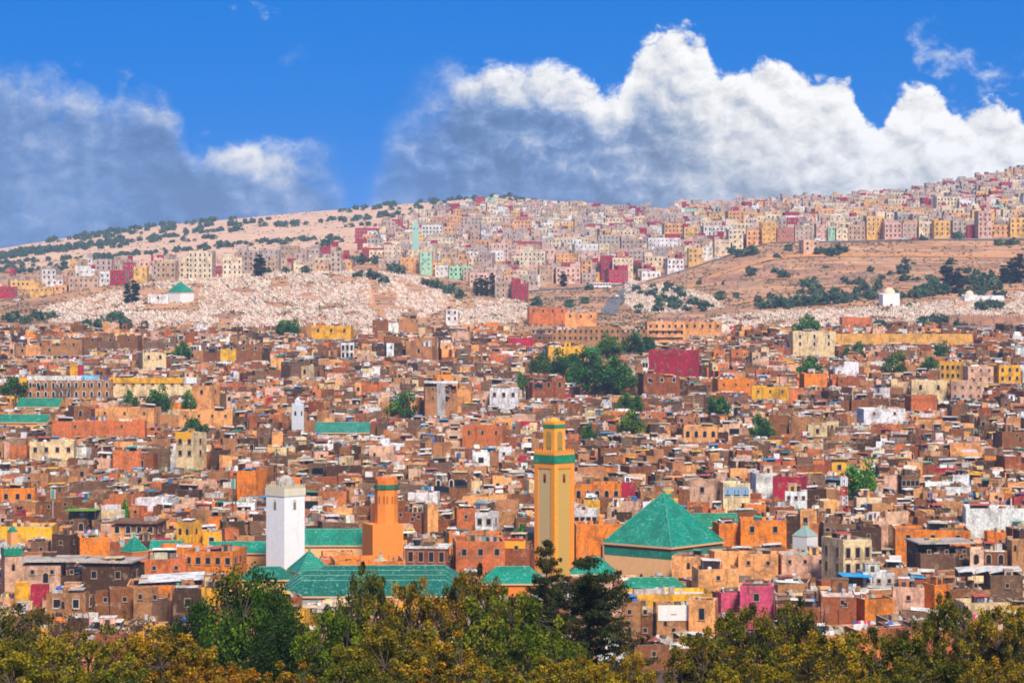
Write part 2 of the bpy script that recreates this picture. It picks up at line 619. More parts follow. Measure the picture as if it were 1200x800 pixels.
def thing(name, label, cat, loc=(0, 0, 0), rz=0.0, group=None):
    o = link(name, None, None, loc, (0, 0, rz))
    o.empty_display_size = 0.5
    o['label'] = label
    o['category'] = cat
    if group:
        o['group'] = group
    return o


def tag(o, label, cat, group=None):
    o['label'] = label
    o['category'] = cat
    if group:
        o['group'] = group
    return o


def part(name, mb, parent, loc=(0, 0, 0), rz=0.0):
    return link(name, mb.mesh(name) if isinstance(mb, MB) else mb, parent, loc, (0, 0, rz))


def np_mesh(name, verts, quads, cols, mat):
    me = bpy.data.meshes.new(name)
    n = len(quads)
    me.vertices.add(len(verts)); me.vertices.foreach_set('co', np.asarray(verts, dtype=np.float32).ravel())
    k = quads.shape[1]
    me.loops.add(n * k); me.loops.foreach_set('vertex_index', quads.astype(np.int32).ravel())
    me.polygons.add(n)
    me.polygons.foreach_set('loop_start', np.arange(0, n * k, k, dtype=np.int32))
    me.polygons.foreach_set('loop_total', np.full(n, k, dtype=np.int32))
    me.materials.append(MATS[mat])
    me.update(calc_edges=True)
    ca = me.color_attributes.new('Col', 'FLOAT_COLOR', 'CORNER')
    cc = np.ones((n, 4), dtype=np.float32); cc[:, :3] = cols
    ca.data.foreach_set('color', np.repeat(cc, k, axis=0).ravel())
    return me


rng = random.Random(7)
nrng = np.random.default_rng(11)


def jit(c, s=0.08, r=None):
    r = r or rng
    k = 1 + r.uniform(-s, s) * 1.6
    return tuple(max(0.005, min(0.9, v * k * (1 + r.uniform(-s, s) * 0.5))) for v in c)


def mixc(a, b, t):
    return tuple(a[i] * (1 - t) + b[i] * t for i in range(3))


# ------------------------------------------------------------------ ground sheet
def build_ground():
    xs = np.concatenate([np.arange(-1500, -700, 50.0), np.arange(-700, 700, 14.0), np.arange(700, 1501, 50.0)])
    ys = np.concatenate([np.arange(-200, 440, 20.0), np.arange(440, 1320, 22.0), np.arange(1320, 2100, 11.0), np.arange(2100, 3400, 22.0), np.arange(3400, 4401, 100.0)])
    nx, ny = len(xs), len(ys)
    v = np.zeros((ny, nx, 3))
    for j, y in enumerate(ys):
        for i, x in enumerate(xs):
            v[j, i] = (x, y, ground_z(x, y))
    idx = np.arange(nx * ny).reshape(ny, nx)
    q = np.stack([idx[:-1, :-1], idx[:-1, 1:], idx[1:, 1:], idx[1:, :-1]], -1).reshape(-1, 4)
    me = np_mesh('ground', v.reshape(-1, 3), q, np.full((len(q), 3), 0.4), 'ground')
    me.polygons.foreach_set('use_smooth', np.ones(len(q), dtype=bool))
    g = link('ground', me)
    g['kind'] = 'structure'
    return float(v[..., 2].min()), float(v[..., 2].max())


GMIN, GMAX = build_ground()

# ------------------------------------------------------------------ shared small pieces
C = dict(orange=(0.80, 0.225, 0.025), peach=(0.86, 0.38, 0.13), terracotta=(0.60, 0.165, 0.052), yellow=(0.86, 0.42, 0.028), ochre=(0.78, 0.38, 0.085),
         cream=(0.78, 0.58, 0.31), white=(0.80, 0.79, 0.78), brown=(0.25, 0.095, 0.036), dark_brown=(0.075, 0.037, 0.021),
         tan=(0.44, 0.20, 0.08), crimson=(0.45, 0.02, 0.055), pink=(0.72, 0.09, 0.19), grey_brown=(0.19, 0.105, 0.06),
         brick=(0.32, 0.088, 0.032), pale_pink=(0.72, 0.42, 0.28), grey=(0.42, 0.40, 0.40), mint=(0.35, 0.68, 0.48), green=(0.012, 0.30, 0.19),
         light_green=(0.16, 0.36, 0.05), blue=(0.03, 0.38, 0.72), mauve=(0.47, 0.36, 0.37))
GREEN_TILE = (0.0, 0.25, 0.16)


def arch_pts(w, h, n=7):
    """outline in x,z of an opening with a round head, bottom centre at the origin"""
    r = w / 2
    pts = [(-r, 0), (r, 0)]
    for k in range(n):
        a = math.pi * k / (n - 1)
        pts.append((r * math.cos(a), h - r + r * math.sin(a)))
    return pts


def slab_xz(mb, pts, y0, y1, col, mat, xf=None):
    """outline in the x,z plane pulled out from y0 (wall) to y1 (front)"""
    n = len(pts)
    vs = [(p[0], y1, p[1]) for p in pts] + [(p[0], y0, p[1]) for p in pts]
    if xf:
        vs = [xf(v) for v in vs]
    fs = [tuple(range(n))] + [(j, i, n + i, n + j) for i, j in ((i, (i + 1) % n) for i in range(n))]
    mb.poly(vs, fs, col, mat)


def window_mesh(kind):
    mb = MB()
    name, w, h, frame = kind
    if name == 'arch':
        slab_xz(mb, arch_pts(w + 0.3, h + 0.2), 0, -0.05, frame, 'painted')
        slab_xz(mb, arch_pts(w, h), -0.01, -0.075, (0.02, 0.02, 0.02), 'glass')
    else:
        t = 0.14
        mb.box(-w / 2 - t, w / 2 + t, -0.06, 0.02, -t, h + t, frame, 'painted', bottom=True)
        mb.box(-w / 2, w / 2, -0.085, 0.0, 0, h, (0.02, 0.02, 0.02), 'glass', bottom=True)
        mb.box(-w / 2 - 0.22, w / 2 + 0.22, -0.16, 0.0, -0.24, -t + 0.02, frame, 'painted', bottom=True)
        if name == 'none':
            mb.box(-0.04, 0.04, -0.11, 0.0, 0.0, h, frame, 'painted')
    return mb.mesh('window')


WKIND = {
    'loggia_shade': ('box', 2.8, 1.5, (0.16, 0.10, 0.07)), 'plain': ('box', 0.9, 1.25, (0.36, 0.23, 0.16)), 'pale': ('box', 1.0, 1.4, (0.58, 0.48, 0.40)), 'small': ('box', 0.6, 0.7, (0.34, 0.22, 0.15)),  # the widest is a flat dark pane for the shade in an open recess
    'tall': ('box', 0.9, 1.9, (0.40, 0.24, 0.16)), 'arch': ('arch', 1.0, 1.8, (0.5, 0.33, 0.22)), 'parch': ('arch', 0.9, 1.7, (0.74, 0.70, 0.66)),
    'big': ('box', 1.4, 1.5, (0.60, 0.50, 0.42)), 'slit': ('arch', 0.5, 1.2, (0.3, 0.16, 0.1)),
}
WIN = {k: window_mesh(v) for k, v in WKIND.items()}


def door_mesh():
    mb = MB()
    mb.box(-0.75, 0.75, -0.07, 0.0, 0, 2.4, (0.25, 0.15, 0.10), 'painted')
    mb.box(-0.6, 0.6, -0.11, 0.0, 0.02, 2.25, (0.09, 0.05, 0.03), 'painted')
    return mb.mesh('door')


DOOR = door_mesh()


def tank_mesh(col):
    mb = MB()
    mb.lathe([(0.0, 0.0), (0.55, 0.0), (0.6, 0.1), (0.6, 1.15), (0.45, 1.35), (0.2, 1.4), (0.2, 1.5), (0.0, 1.5)], 8, col, 'painted')
    return mb.mesh('water_tank')


TANK = [tank_mesh(c) for c in ((0.75, 0.75, 0.74), (0.04, 0.12, 0.42), (0.05, 0.05, 0.06))]


def dish_mesh():
    mb = MB()
    mb.tube((0, 0.25, -0.9), (0, 0.15, 0.05), 0.04, 0.04, 4, (0.3, 0.3, 0.3), 'iron')
    # bowl looking along -y and up
    n = 9
    vs = [(0, 0.17, 0)] + [(0.5 * math.cos(2 * math.pi * k / n), 0.0, 0.5 * math.sin(2 * math.pi * k / n)) for k in range(n)]
    vs = [(x, y * math.cos(0.5) - z * -math.sin(0.5), z * math.cos(0.5) + y * -math.sin(0.5)) for x, y, z in vs]
    mb.poly(vs, [(0, 1 + (k + 1) % n, 1 + k) for k in range(n)], (0.6, 0.6, 0.58), 'dish_white')
    mb.tube((0, 0.1, -0.25), (0, -0.42, 0.2), 0.03, 0.03, 3, (0.4, 0.4, 0.4), 'iron')
    return mb.mesh('satellite_dish')


DISH = dish_mesh()
CLOTHC = [(0.6, 0.05, 0.08), (0.05, 0.1, 0.4), (0.75, 0.73, 0.7), (0.1, 0.3, 0.5), (0.7, 0.35, 0.4), (0.05, 0.05, 0.08), (0.1, 0.35, 0.2), (0.75, 0.5, 0.1)]

KEEP = []     # things whose visible part must not be walled off: (px0, px1, row_top, row_bottom, D)
FOOT = []     # ground already taken: (x, y, radius)
LANDMARKS = []    # (px, row, D, phrase)


def keep(px0, px1, r0, r1, D):
    KEEP.append((px0, px1, r0, r1, D))


def square(fx, L, Rr, D):
    """square tower seen over its corner fx: L px of the left face, Rr px of the right face"""
    m = D / F
    s = math.hypot(L, Rr) * m
    al = math.atan2(Rr, L)
    return PX(fx + (Rr - L) / 2, D), s, -al


def merlons(mb, h, z, size, gap, height, col, mat='limewash', step=True):
    """stepped teeth round a square top of half side h"""
    n = max(2, int(2 * h / gap))
    for side in range(4):
        ca, sa = math.cos(side * math.pi / 2), math.sin(side * math.pi / 2)
        xf = lambda p, ca=ca, sa=sa: (p[0] * ca - p[1] * sa, p[0] * sa + p[1] * ca, p[2])
        for k in range(n):
            x = -h + (k + 0.5) * 2 * h / n
            mb.box(x - size / 2, x + size / 2, -h, -h + size * 0.6, z, z + height * 0.6, col, mat, xf)
            if step:
                mb.box(x - size / 4, x + size / 4, -h + 0.02, -h + size * 0.55, z + height * 0.6, z + height, col, mat, xf)


# ------------------------------------------------------------------ the yellow minaret
def yellow_minaret():
    D = 600.0
    x, s, rz = square(649.5, 23.5, 23.5, D)
    m = D / F
    g = ZR(690, D)
    z = lambda row: ZR(row, D) - g
    OR = (0.88, 0.32, 0.04); YE = (0.88, 0.39, 0.042)
    t = thing('minaret', 'tall yellow-ochre minaret with carved lattice panels and green tile band', 'minaret', (x, D, g), rz)
    h = s / 2
    top = z(541.5)
    mb = MB()
    mb.box(-h + 0.16, h - 0.16, -h + 0.16, h - 0.16, -3, top, OR, 'limewash')
    for side in range(4):
        ca, sa = math.cos(side * math.pi / 2), math.sin(side * math.pi / 2)
        xf = lambda p, ca=ca, sa=sa: (p[0] * ca - p[1] * sa, p[0] * sa + p[1] * ca, p[2])
        pw = s * 0.19
        mb.box(-h, -h + pw, -h, -h + 0.17, -3, top, YE if side == 1 else OR, 'limewash', xf)
        mb.box(h - pw, h - 0.165, -h, -h + 0.168, -3, top, OR, 'limewash', xf)
        mb.box(-h + pw + 0.002, h - pw - 0.002, -h + 0.003, -h + 0.166, top - 1.15, top, OR, 'limewash', xf)
        mb.box(-h + pw + 0.002, h - pw - 0.002, -h + 0.003, -h + 0.166, -3, 2.0, OR, 'limewash', xf)
    part('shaft', mb, t)
    for side in range(4):
        mb = MB()
        wpan = s * 0.29
        pts = [(-wpan, 0), (wpan, 0), (wpan, top - 4.0), (wpan * 0.72, top - 3.45), (0, top - 3.2), (-wpan * 0.72, top - 3.45), (-wpan, top - 4.0)]
        slab_xz(mb, pts, 0.0, -0.03, (0.78, 0.58, 0.25) if side != 1 else (0.80, 0.50, 0.11), 'carved_lattice')
        a = side * math.pi / 2
        off = -h + 0.16
        p = part('lattice_panel', mb, t, (-off * math.sin(a), off * math.cos(a), 2.02), a)
        mb = MB()
        slab_xz(mb, arch_pts(0.8, 1.9), 0, -0.03, (0.35, 0.05, 0.015), 'painted')
        slab_xz(mb, arch_pts(0.34, 1.1), -0.02, -0.05, (0.02, 0.02, 0.02), 'glass')
        part('window', mb, p, (0, -0.032, top - 6.2))
    mb = MB()
    zb0, zb1 = top, z(532)
    hb = h + 0.12
    mb.box(-hb, hb, -hb, hb, zb0 + 0.002, zb1, (0.005, 0.30, 0.13), 'glazed_green_tile', bottom=True)
    part('tile_band', mb, t)
    mb = MB()
    mb.box(-hb + 0.05, hb - 0.05, -hb + 0.05, hb - 0.05, zb1 + 0.002, zb1 + 0.35, OR, 'limewash')
    merlons(mb, hb - 0.06, zb1 + 0.352, 0.5, 0.72, 0.75, OR)
    part('merlons', mb, t)
    # lantern
    hl = h * 0.55
    zl0, zl1 = zb1 + 0.35, z(501)
    mb = MB()
    mb.box(-hl, hl, -hl, hl, zl0, zl1, YE, 'limewash')
    part('lantern', mb, t)
    for side in range(4):
        a = side * math.pi / 2
        mb = MB()
        slab_xz(mb, arch_pts(hl * 0.95, (zl1 - zl0) * 0.62), 0, -0.03, (0.52, 0.30, 0.06), 'carved_lattice')
        part('arched_niche', mb, t, (hl * math.sin(a), -hl * math.cos(a), zl0 + 1.35), a)
        mb = MB()
        for k in (-1, 0, 1):
            pts = [(px + k * 0.5, pz) for px, pz in arch_pts(0.36, 0.95)]
            slab_xz(mb, pts, 0, -0.04, (0.01, 0.22, 0.10), 'glazed_green_tile')
        part('green_arches', mb, t, (hl * math.sin(a), -hl * math.cos(a), zl0 + 0.35), a)
    mb = MB()
    mb.box(-hl - 0.1, hl + 0.1, -hl - 0.1, hl + 0.1, zl1 + 0.002, zl1 + 0.75, (0.005, 0.30, 0.13), 'glazed_green_tile', bottom=True)
    part('tile_band', mb, t)
    mb = MB()
    mb.box(-hl, hl, -hl, hl, zl1 + 0.752, zl1 + 1.0, OR, 'limewash')
    merlons(mb, hl, zl1 + 1.0, 0.36, 0.55, 0.5, YE)
    part('merlons', mb, t)
    mb = MB()
    r = hl * 0.82
    mb.lathe([(r * math.cos(a), zl1 + 0.95 + r * 0.95 * math.sin(a)) for a in [i * math.pi / 16 for i in range(8)]] + [(0.02, zl1 + 0.95 + r * 0.96)], 14, YE, 'limewash')
    part('dome', mb, t)
    mb = MB()
    zf = zl1 + 0.9 + r
    mb.tube((0, 0, zf), (0, 0, z(447)), 0.07, 0.05, 6, (0.5, 0.4, 0.1), 'iron')
    for k, rr in ((0.9, 0.32), (1.6, 0.24), (2.1, 0.17)):
        mb.lathe([(0.01, -rr), (rr * 0.8, -rr * 0.6), (rr, 0), (rr * 0.8, rr * 0.6), (0.01, rr)], 8, (0.75, 0.5, 0.1), 'brass', (0, 0, zf + k))
    part('finial', mb, t)
    keep(622, 677, 440, 668, D)
    FOOT.append((x, D, 6.5))
    LANDMARKS.append((650, 600, D, 'the yellow minaret'))


# ------------------------------------------------------------------ the white minaret
def white_minaret():
    D = 566.0
    x, s, rz = square(335, 23, 22, D)
    g = ZR(690, D)
    z = lambda row: ZR(row, D) - g
    W = (0.89, 0.875, 0.85)
    CRM = (0.74, 0.66, 0.50)
    t = thing('minaret', 'white limewashed minaret with crenellated top and pale grey dome', 'minaret', (x, D, g), rz)
    h = s / 2
    top = z(580)
    mb = MB()
    mb.box(-h, h, -h, h, -3, top, W, 'limewash')
    part('shaft', mb, t)
    mb = MB()
    mb.box(-h - 0.14, h + 0.14, -h - 0.14, h + 0.14, top, top + 1.5, CRM, 'limewash', bottom=True)
    part('cornice', mb, t)
    mb = MB()
    merlons(mb, h + 0.12, top + 1.5, 0.36, 0.62, 0.75, (0.62, 0.52, 0.34))
    part('merlons', mb, t)
    for side in range(4):
        a = side * math.pi / 2
        mb = MB()
        slab_xz(mb, arch_pts(0.95, 2.1), 0, -0.05, (0.62, 0.58, 0.5), 'painted')
        slab_xz(mb, arch_pts(0.55, 1.5), -0.03, -0.08, (0.22, 0.17, 0.12), 'painted')
        part('window', mb, t, (h * math.sin(a), -h * math.cos(a), top - 2.7), a)
    mb = MB()
    r = h * 0.68
    zc = top + 1.3
    prof = [(r * 0.98, 0), (r * 0.98, 0.9)] + [(r * math.cos(a), 0.9 + r * 1.0 * math.sin(a)) for a in [i * math.pi / 18 for i in range(1, 9)]] + [(0.02, 0.9 + r * 1.0)]
    mb.lathe(prof, 12, (0.52, 0.47, 0.42), 'plaster', (0, 0, zc))
    part('dome', mb, t)
    for k in range(12):
        mb = MB()
        mb.box(-0.05, 0.05, r * 0.9, r * 0.985, 0.1, 0.85, (0.1, 0.08, 0.06), 'painted')
        part('lantern_opening', mb, t, (0, 0, zc), 2 * math.pi * (k + 0.5) / 12)
    mb = MB()
    mb.tube((0, 0, zc + 0.8 + r), (0, 0, zc + r + 2.4), 0.06, 0.03, 5, (0.4, 0.3, 0.2), 'iron')
    part('finial', mb, t)
    keep(308, 361, 566, 664, D)
    FOOT.append((x, D, 6.0))
    LANDMARKS.append((335, 620, D, 'the white minaret'))


# ------------------------------------------------------------------ the orange minaret on its block
def orange_minaret():
    D = 590.0
    OR = (0.85, 0.27, 0.045)
    x, s, rz = square(438, 14, 35, D)
    g = ZR(690, D)
    z = lambda row: ZR(row, D) - g
    t = thing('minaret', 'orange minaret with slender shaft rising from a broad square block', 'minaret', (x, D, g), rz)
    h = s / 2
    mb = MB()
    mb.box(-h, h, -h, h, -3, z(613), OR, 'limewash')
    part('base_block', mb, t)
    mb = MB()
    hs = s * 0.5 * 0.60
    top = z(573)
    ox, oy = -0.3, 0.9
    mb.lathe([(hs * 1.22, z(613.5)), (hs * 1.2, top)], 8, OR, 'limewash', (ox, oy, 0), math.pi / 8)
    part('shaft', mb, t)
    mb = MB()
    mb.lathe([(hs * 1.21, top), (hs * 1.32, top + 0.1), (hs * 1.32, top + 0.95), (hs * 1.2, top + 1.05)], 8, (0.02, 0.16, 0.07), 'glazed_green_tile', (ox, oy, 0), math.pi / 8)
    part('tile_band', mb, t)
    mb = MB()
    mb.lathe([(hs * 1.2, top + 1.05), (hs * 1.22, top + 2.0), (hs * 1.1, top + 2.0), (hs * 1.1, top + 1.2), (0.01, top + 1.2)], 8, (0.78, 0.20, 0.03), 'limewash', (ox, oy, 0), math.pi / 8)
    for k in range(16):
        a = 2 * math.pi * (k + 0.5) / 16
        xf = lambda p, a=a: (ox + p[0] * math.cos(a) - p[1] * math.sin(a), oy + p[0] * math.sin(a) + p[1] * math.cos(a), p[2])
        mb.box(hs * 1.0, hs * 1.12, -0.22, 0.22, top + 2.0, top + 2.55, (0.78, 0.22, 0.04), 'limewash', xf)
    part('crenellated_crown', mb, t)
    for k in range(8):
        a = k * math.pi / 4
        for dx, hh, zz in ((-0.55, 1.7, -3.0), (0.55, 1.7, -3.0)):
            mb = MB()
            slab_xz(mb, arch_pts(0.42, hh), 0, -0.03, (0.50, 0.12, 0.015), 'painted')
            ap = hs * 1.2 * math.cos(math.pi / 8)
            part('blind_arch', mb, t, (ox + ap * math.sin(a) + dx * math.cos(a), oy - ap * math.cos(a) + dx * math.sin(a), top + zz), a)
        if k % 2 == 0:
            mb = MB()
            slab_xz(mb, arch_pts(0.36, 1.0), 0, -0.03, (0.05, 0.02, 0.01), 'glass')
            part('window', mb, t, (ox + ap * math.sin(a), oy - ap * math.cos(a), top - 7.0), a)
    keep(420, 477, 556, 656, D)
    FOOT.append((x, D, 7))
    LANDMARKS.append((448, 610, D, 'the orange minaret'))


# ------------------------------------------------------------------ hipped and gabled tile roofs
def roof_ribs(mb, apex, eave_pts, w, col):
    for e in eave_pts:
        mb.tube(e, apex, w, w, 5, col, 'glazed_green_tile', cap=True)


def pyramid_hall(name, label, cat, fx, L, Rr, eave, apex, D, wall, bottom, tile=GREEN_TILE, band=True, wins=(), cap=True, lm=None, over=0.35, mat='limewash', chunk=None):
    x, s, rz = square(fx, L, Rr, D)
    g = min(ground_z(x, D), ZR(bottom, D) - 1.0)
    z = lambda row: ZR(row, D) - g
    t = thing(name, label, cat, (x, D, g), rz)
    h = s / 2
    k = min(1.0, s / 15)
    e = z(eave)
    mb = MB()
    wh = h * 0.955
    mb.box(-wh, wh, -wh, wh, -2.5, e - 0.35 * k, wall, mat)
    part('wall', mb, t)
    if band:
        mb = MB()
        mb.box(-wh - 0.06, wh + 0.06, -wh - 0.06, wh + 0.06, e - 2.5 * k, e - 1.0 * k, (0.006, 0.25, 0.16), 'glazed_green_tile', bottom=True)
        part('tile_frieze', mb, t)
        mb = MB()
        mb.box(-wh - 0.05, wh + 0.05, -wh - 0.05, wh + 0.05, e - 0.99 * k, e - 0.4 * k, (0.20, 0.07, 0.03), 'painted', bottom=True)
        part('dark_wood_frieze', mb, t)
    mb = MB()
    mb.box(-h, h, -h, h, e - 0.38 * k, e, (0.75, 0.42, 0.20), mat, bottom=True)
    part('eave', mb, t)
    mb = MB()
    az = z(apex)
    n = 8
    # four slopes, each a set of narrow tile strips so that the slope is not one flat sheet
    for side in range(4):
        a = side * math.pi / 2
        ca, sa = math.cos(a), math.sin(a)
        f = lambda p: (p[0] * ca - p[1] * sa, p[0] * sa + p[1] * ca, p[2])
        mb.poly([f((-h * 0.985, -h * 0.985, e + 0.003)), f((h * 0.985, -h * 0.985, e + 0.003)), f((0, 0, az))], [(0, 1, 2)], tile, 'glazed_green_tile')
    roof = part('roof', mb, t)
    mb = MB()
    roof_ribs(mb, (0, 0, az), [(sx * h * 0.985, sy * h * 0.985, e + 0.02) for sx in (-1, 1) for sy in (-1, 1)], 0.16 * k + 0.04, mixc(tile, (0.2, 0.6, 0.45), 0.2))
    part('ridge_tiles', mb, roof)
    if cap:
        mb = MB()
        mb.tube((0, 0, az - 0.1), (0, 0, az + 1.2 * k), 0.07, 0.04, 6, (0.5, 0.4, 0.1), 'iron')
        mb.lathe([(0.01, -0.3), (0.26, -0.1), (0.28, 0.1), (0.01, 0.35)], 8, (0.2, 0.4, 0.2), 'glazed_green_tile', (0, 0, az + 0.35))
        part('finial', mb, roof)
    for (lx, lz, face, kind) in wins:
        a = face * math.pi / 2
        o = link('window', WIN[kind], t, (wh * math.sin(a) + lx * math.cos(a), -wh * math.cos(a) + lx * math.sin(a), lz), (0, 0, a))
    keep(fx - L, fx + Rr, apex, bottom, D)
    FOOT.append((x, D, s * 0.72))
    if lm:
        LANDMARKS.append((fx, (eave + apex) / 2, D, lm))
    return t


def gable_hall(name, label, cat, x0, x1, ridge, eave, D, wall, bottom, tile=GREEN_TILE, yaw=0.0, depth=None, hip=False, wins=0, lm=None, ridges=1, wmat='limewash', sag=0.0):
    """roof ridge runs across the view; ridges > 1 repeats the gable backwards"""
    m = D / F
    w = (x1 - x0) * m / max(0.5, math.cos(yaw))
    x = PX((x0 + x1) / 2, D)
    g = min(ground_z(x, D), ZR(bottom, D) - 1.0)
    z = lambda row: ZR(row, D) - g
    t = thing(name, label, cat, (x, D, g), yaw)
    e = z(eave)
    dep = depth or 8.0
    rise = z(ridge) - e if ridges == 1 else 2.4
    # depth shows as extra rows above the ridge: take it off the rise
    drop = (eave - HOR) / F
    if ridges == 1:
        rise = max(0.8, rise - dep / 2 * drop)
    mb = MB()
    mb.box(-w / 2 + 0.3, w / 2 - 0.3, -dep / 2 + 0.3, -dep / 2 + 0.3 + dep * ridges - 0.6, -2.5, e - 0.12, wall, wmat)
    part('wall', mb, t)
    for r in range(ridges):
        yc = r * dep
        mb = MB()
        hx = w / 2
        rx = hx - (dep * 0.42 if hip else 0.0)
        a0, a1, b0, b1 = (-hx, yc - dep / 2, e), (hx, yc - dep / 2, e), (hx, yc + dep / 2, e), (-hx, yc + dep / 2, e)
        r0, r1 = (-rx, yc, e + rise), (rx, yc, e + rise)
        mb.poly([a0, a1, b0, b1, r0, r1], [(0, 1, 5, 4), (2, 3, 4, 5)], tile, 'glazed_green_tile')
        mb.poly([a0, a1, b0, b1, r0, r1], [(1, 2, 5), (3, 0, 4)], tile if hip else wall, 'glazed_green_tile' if hip else wmat)
        rf = part('roof', mb, t)
        mb = MB()
        lc = (0.06, 0.26, 0.20) if ridges > 1 else mixc(tile, (0.2, 0.6, 0.45), 0.25)
        mb.tube((-rx, yc, e + rise), (rx, yc, e + rise), 0.17, 0.17, 5, lc, 'glazed_green_tile')
        if ridges > 1 or hip:
            for sx in (-1, 1):
                for sy in (-1, 1):
                    mb.tube((sx * hx, yc + sy * dep / 2, e), (sx * rx, yc, e + rise), 0.13, 0.13, 5, lc, 'glazed_green_tile')
        if ridges > 1:
            k = -hx + 6
            while k < hx - 3:
                mb.tube((k, yc - dep / 2, e + 0.02), (k, yc, e + rise + 0.02), 0.09, 0.09, 4, lc, 'glazed_green_tile')
                k += rng.uniform(6, 11)
        part('ridge_tiles', mb, rf)
        mb = MB()
        mb.box(-hx, hx, yc - dep / 2 - 0.08, yc - dep / 2 + 0.2, e - 0.3, e - 0.003, (0.72, 0.45, 0.25), wmat, bottom=True)
        part('eave', mb, rf)
    for i in range(wins):
        link('window', WIN['small'], t, (-w / 2 + (i + 0.5) * w / wins, -dep / 2 + 0.3, e - 2.4))
    keep(x0, x1, ridge, bottom, D)
    FOOT.append((x, D + dep * (ridges - 1) / 2, max(min(w, 20) / 2, dep * ridges / 2)))
    n = int(w // 14)
    for i in range(n):
        FOOT.append((x - w / 2 + (i + 0.5) * w / n, D + dep * (ridges - 1) / 2, max(8, dep * ridges / 2)))
    if lm:
        LANDMARKS.append(((x0 + x1) / 2, (ridge + eave) / 2, D, lm))
    return t


yellow_minaret()
white_minaret()
orange_minaret()
PE = (0.90, 0.50, 0.22)
pyramid_hall('mosque_hall', 'large mosque hall with steep green pyramid roof over peach walls', 'mosque', 783, 78, 67, 634.5, 577, 588.0, PE, 674,
             wins=((-6.5, 1.6, 0, 'slit'), (-5.0, 1.6, 0, 'slit'), (1.0, 2.0, 0, 'slit')), lm='the big green pyramid roof')
pyramid_hall('mosque_pavilion', 'small green pyramid roof at the foot of the white minaret', 'pavilion', 352, 17, 38, 668, 645, 548.0, PE, 676, band=False, lm='the small pyramid roof by the white minaret')
pyramid_hall('mosque_pavilion', 'green hipped pavilion roof tucked behind the white minaret', 'pavilion', 318, 30, 26, 664, 644, 600.0, PE, 670, band=False)
pyramid_hall('tiled_pavilion', 'green pyramid roof with finial beside the brown eaved house', 'pavilion', 157, 17, 18, 645, 628, 575.0, C['terracotta'], 652, band=False, lm='the finialled green pyramid roof')
pyramid_hall('tiled_pavilion', 'tiny green pyramid roof on the orange house corner', 'pavilion', 109, 9, 11, 632.5, 623, 590.0, C['orange'], 636, band=False, cap=False)
pyramid_hall('tiled_pavilion', 'tiny green cap roof on a slim peach turret', 'pavilion', 14, 6, 7, 622.5, 615.5, 585.0, C['peach'], 640, band=False, cap=False)
pyramid_hall('courtyard_kiosk', 'pale green ribbed kiosk roof below the orange minaret block', 'kiosk', 446, 15, 15, 661, 649, 566.0, PE, 664, tile=(0.36, 0.50, 0.40), band=False, lm='the pale kiosk roof')
pyramid_hall('shrine', 'white shrine with grey-green octagonal-looking roof among terraces', 'shrine', 944, 16, 15, 627, 615, 606.0, (0.72, 0.69, 0.66), 640, tile=(0.30, 0.42, 0.38), band=False, lm='the white kiosk with grey-green roof')
pyramid_hall('hilltop_shrine', 'white cemetery shrine with bright green pyramid roof', 'shrine', 213, 18, 15, 342.5, 330, 1600.0, C['white'], 361, band=False, cap=False, lm='the white cemetery shrine')

gable_hall('mosque_side_hall', 'low dark green roof skirting the foot of the white minaret', 'mosque', 282, 344, 662, 677, 543.0, PE, 684, tile=(0.002, 0.16, 0.10), depth=6, hip=True)
gable_hall('mosque_roof_hall', 'long green gable roof between the white and orange minarets', 'mosque', 352, 428, 618, 637, 606.0, PE, 646, depth=7, lm='the long green gable roof')
gable_hall('mosque_prayer_hall', 'wide prayer hall under parallel green tile roofs with pale ridges', 'mosque', 330, 546, 669, 695, 520.0, C['terracotta'], 704, tile=(0.002, 0.125, 0.09), depth=9.0, ridges=4, hip=True, yaw=0.03, lm='the wide green prayer hall')
gable_hall('mosque_side_hall', 'green hipped roof on orange wall at the foot of the yellow minaret', 'mosque', 562, 640, 661, 681, 548.0, C['orange'], 692, depth=8, hip=True, lm='the green hipped roof by the yellow minaret')
gable_hall('mosque_side_hall', 'green roof wing between the yellow minaret and the peach mosque hall', 'mosque', 668, 722, 650, 670, 572.0, PE, 678, depth=8, hip=True)
gallery = gable_hall('mosque_gallery', 'dark green gallery roof with skylight below the peach mosque wall', 'mosque', 722, 808, 674, 692, 540.0, C['yellow'], 700, tile=(0.008, 0.22, 0.12), depth=7, hip=True, lm='the skylit green gallery')
gable_hall('tiled_hall', 'green lattice-tiled roof on orange wall behind the pyramid roof', 'hall', 812, 864, 600, 616, 640.0, C['orange'], 640, tile=(0.008, 0.22, 0.11), depth=6, lm='the green lattice roof')
gable_hall('tiled_hall', 'low green roof running behind the white minaret', 'hall', 246, 314, 633, 646, 585.0, C['peach'], 652, depth=6)
gable_hall('tiled_hall', 'narrow green roof beside the yellow box house', 'hall', 176, 216, 632, 642, 590.0, C['peach'], 648, depth=5)
gable_hall('tiled_hall', 'teal roof hall near the small white minaret', 'hall', 370, 434, 494, 506, 850.0, C['tan'], 512, tile=(0.03, 0.22, 0.16), depth=8, lm='the teal roof hall')
gable_hall('tiled_hall', 'long green roof stepping down by the arcaded school', 'hall', 22, 74, 466, 476, 975.0, C['peach'], 482, tile=(0.01, 0.22, 0.13), depth=8, yaw=-0.12, lm='the stepped green roofs')
gable_hall('tiled_hall', 'flat green roof strip over a long peach wall', 'hall', -8, 60, 485, 494, 900.0, C['peach'], 502, tile=(0.01, 0.22, 0.13), depth=7, yaw=-0.08)
gable_hall('tiled_hall', 'small mosque roof behind the round park trees', 'hall', 676, 706, 406, 417, 1240.0, C['yellow'], 424, tile=(0.02, 0.25, 0.15), depth=8)


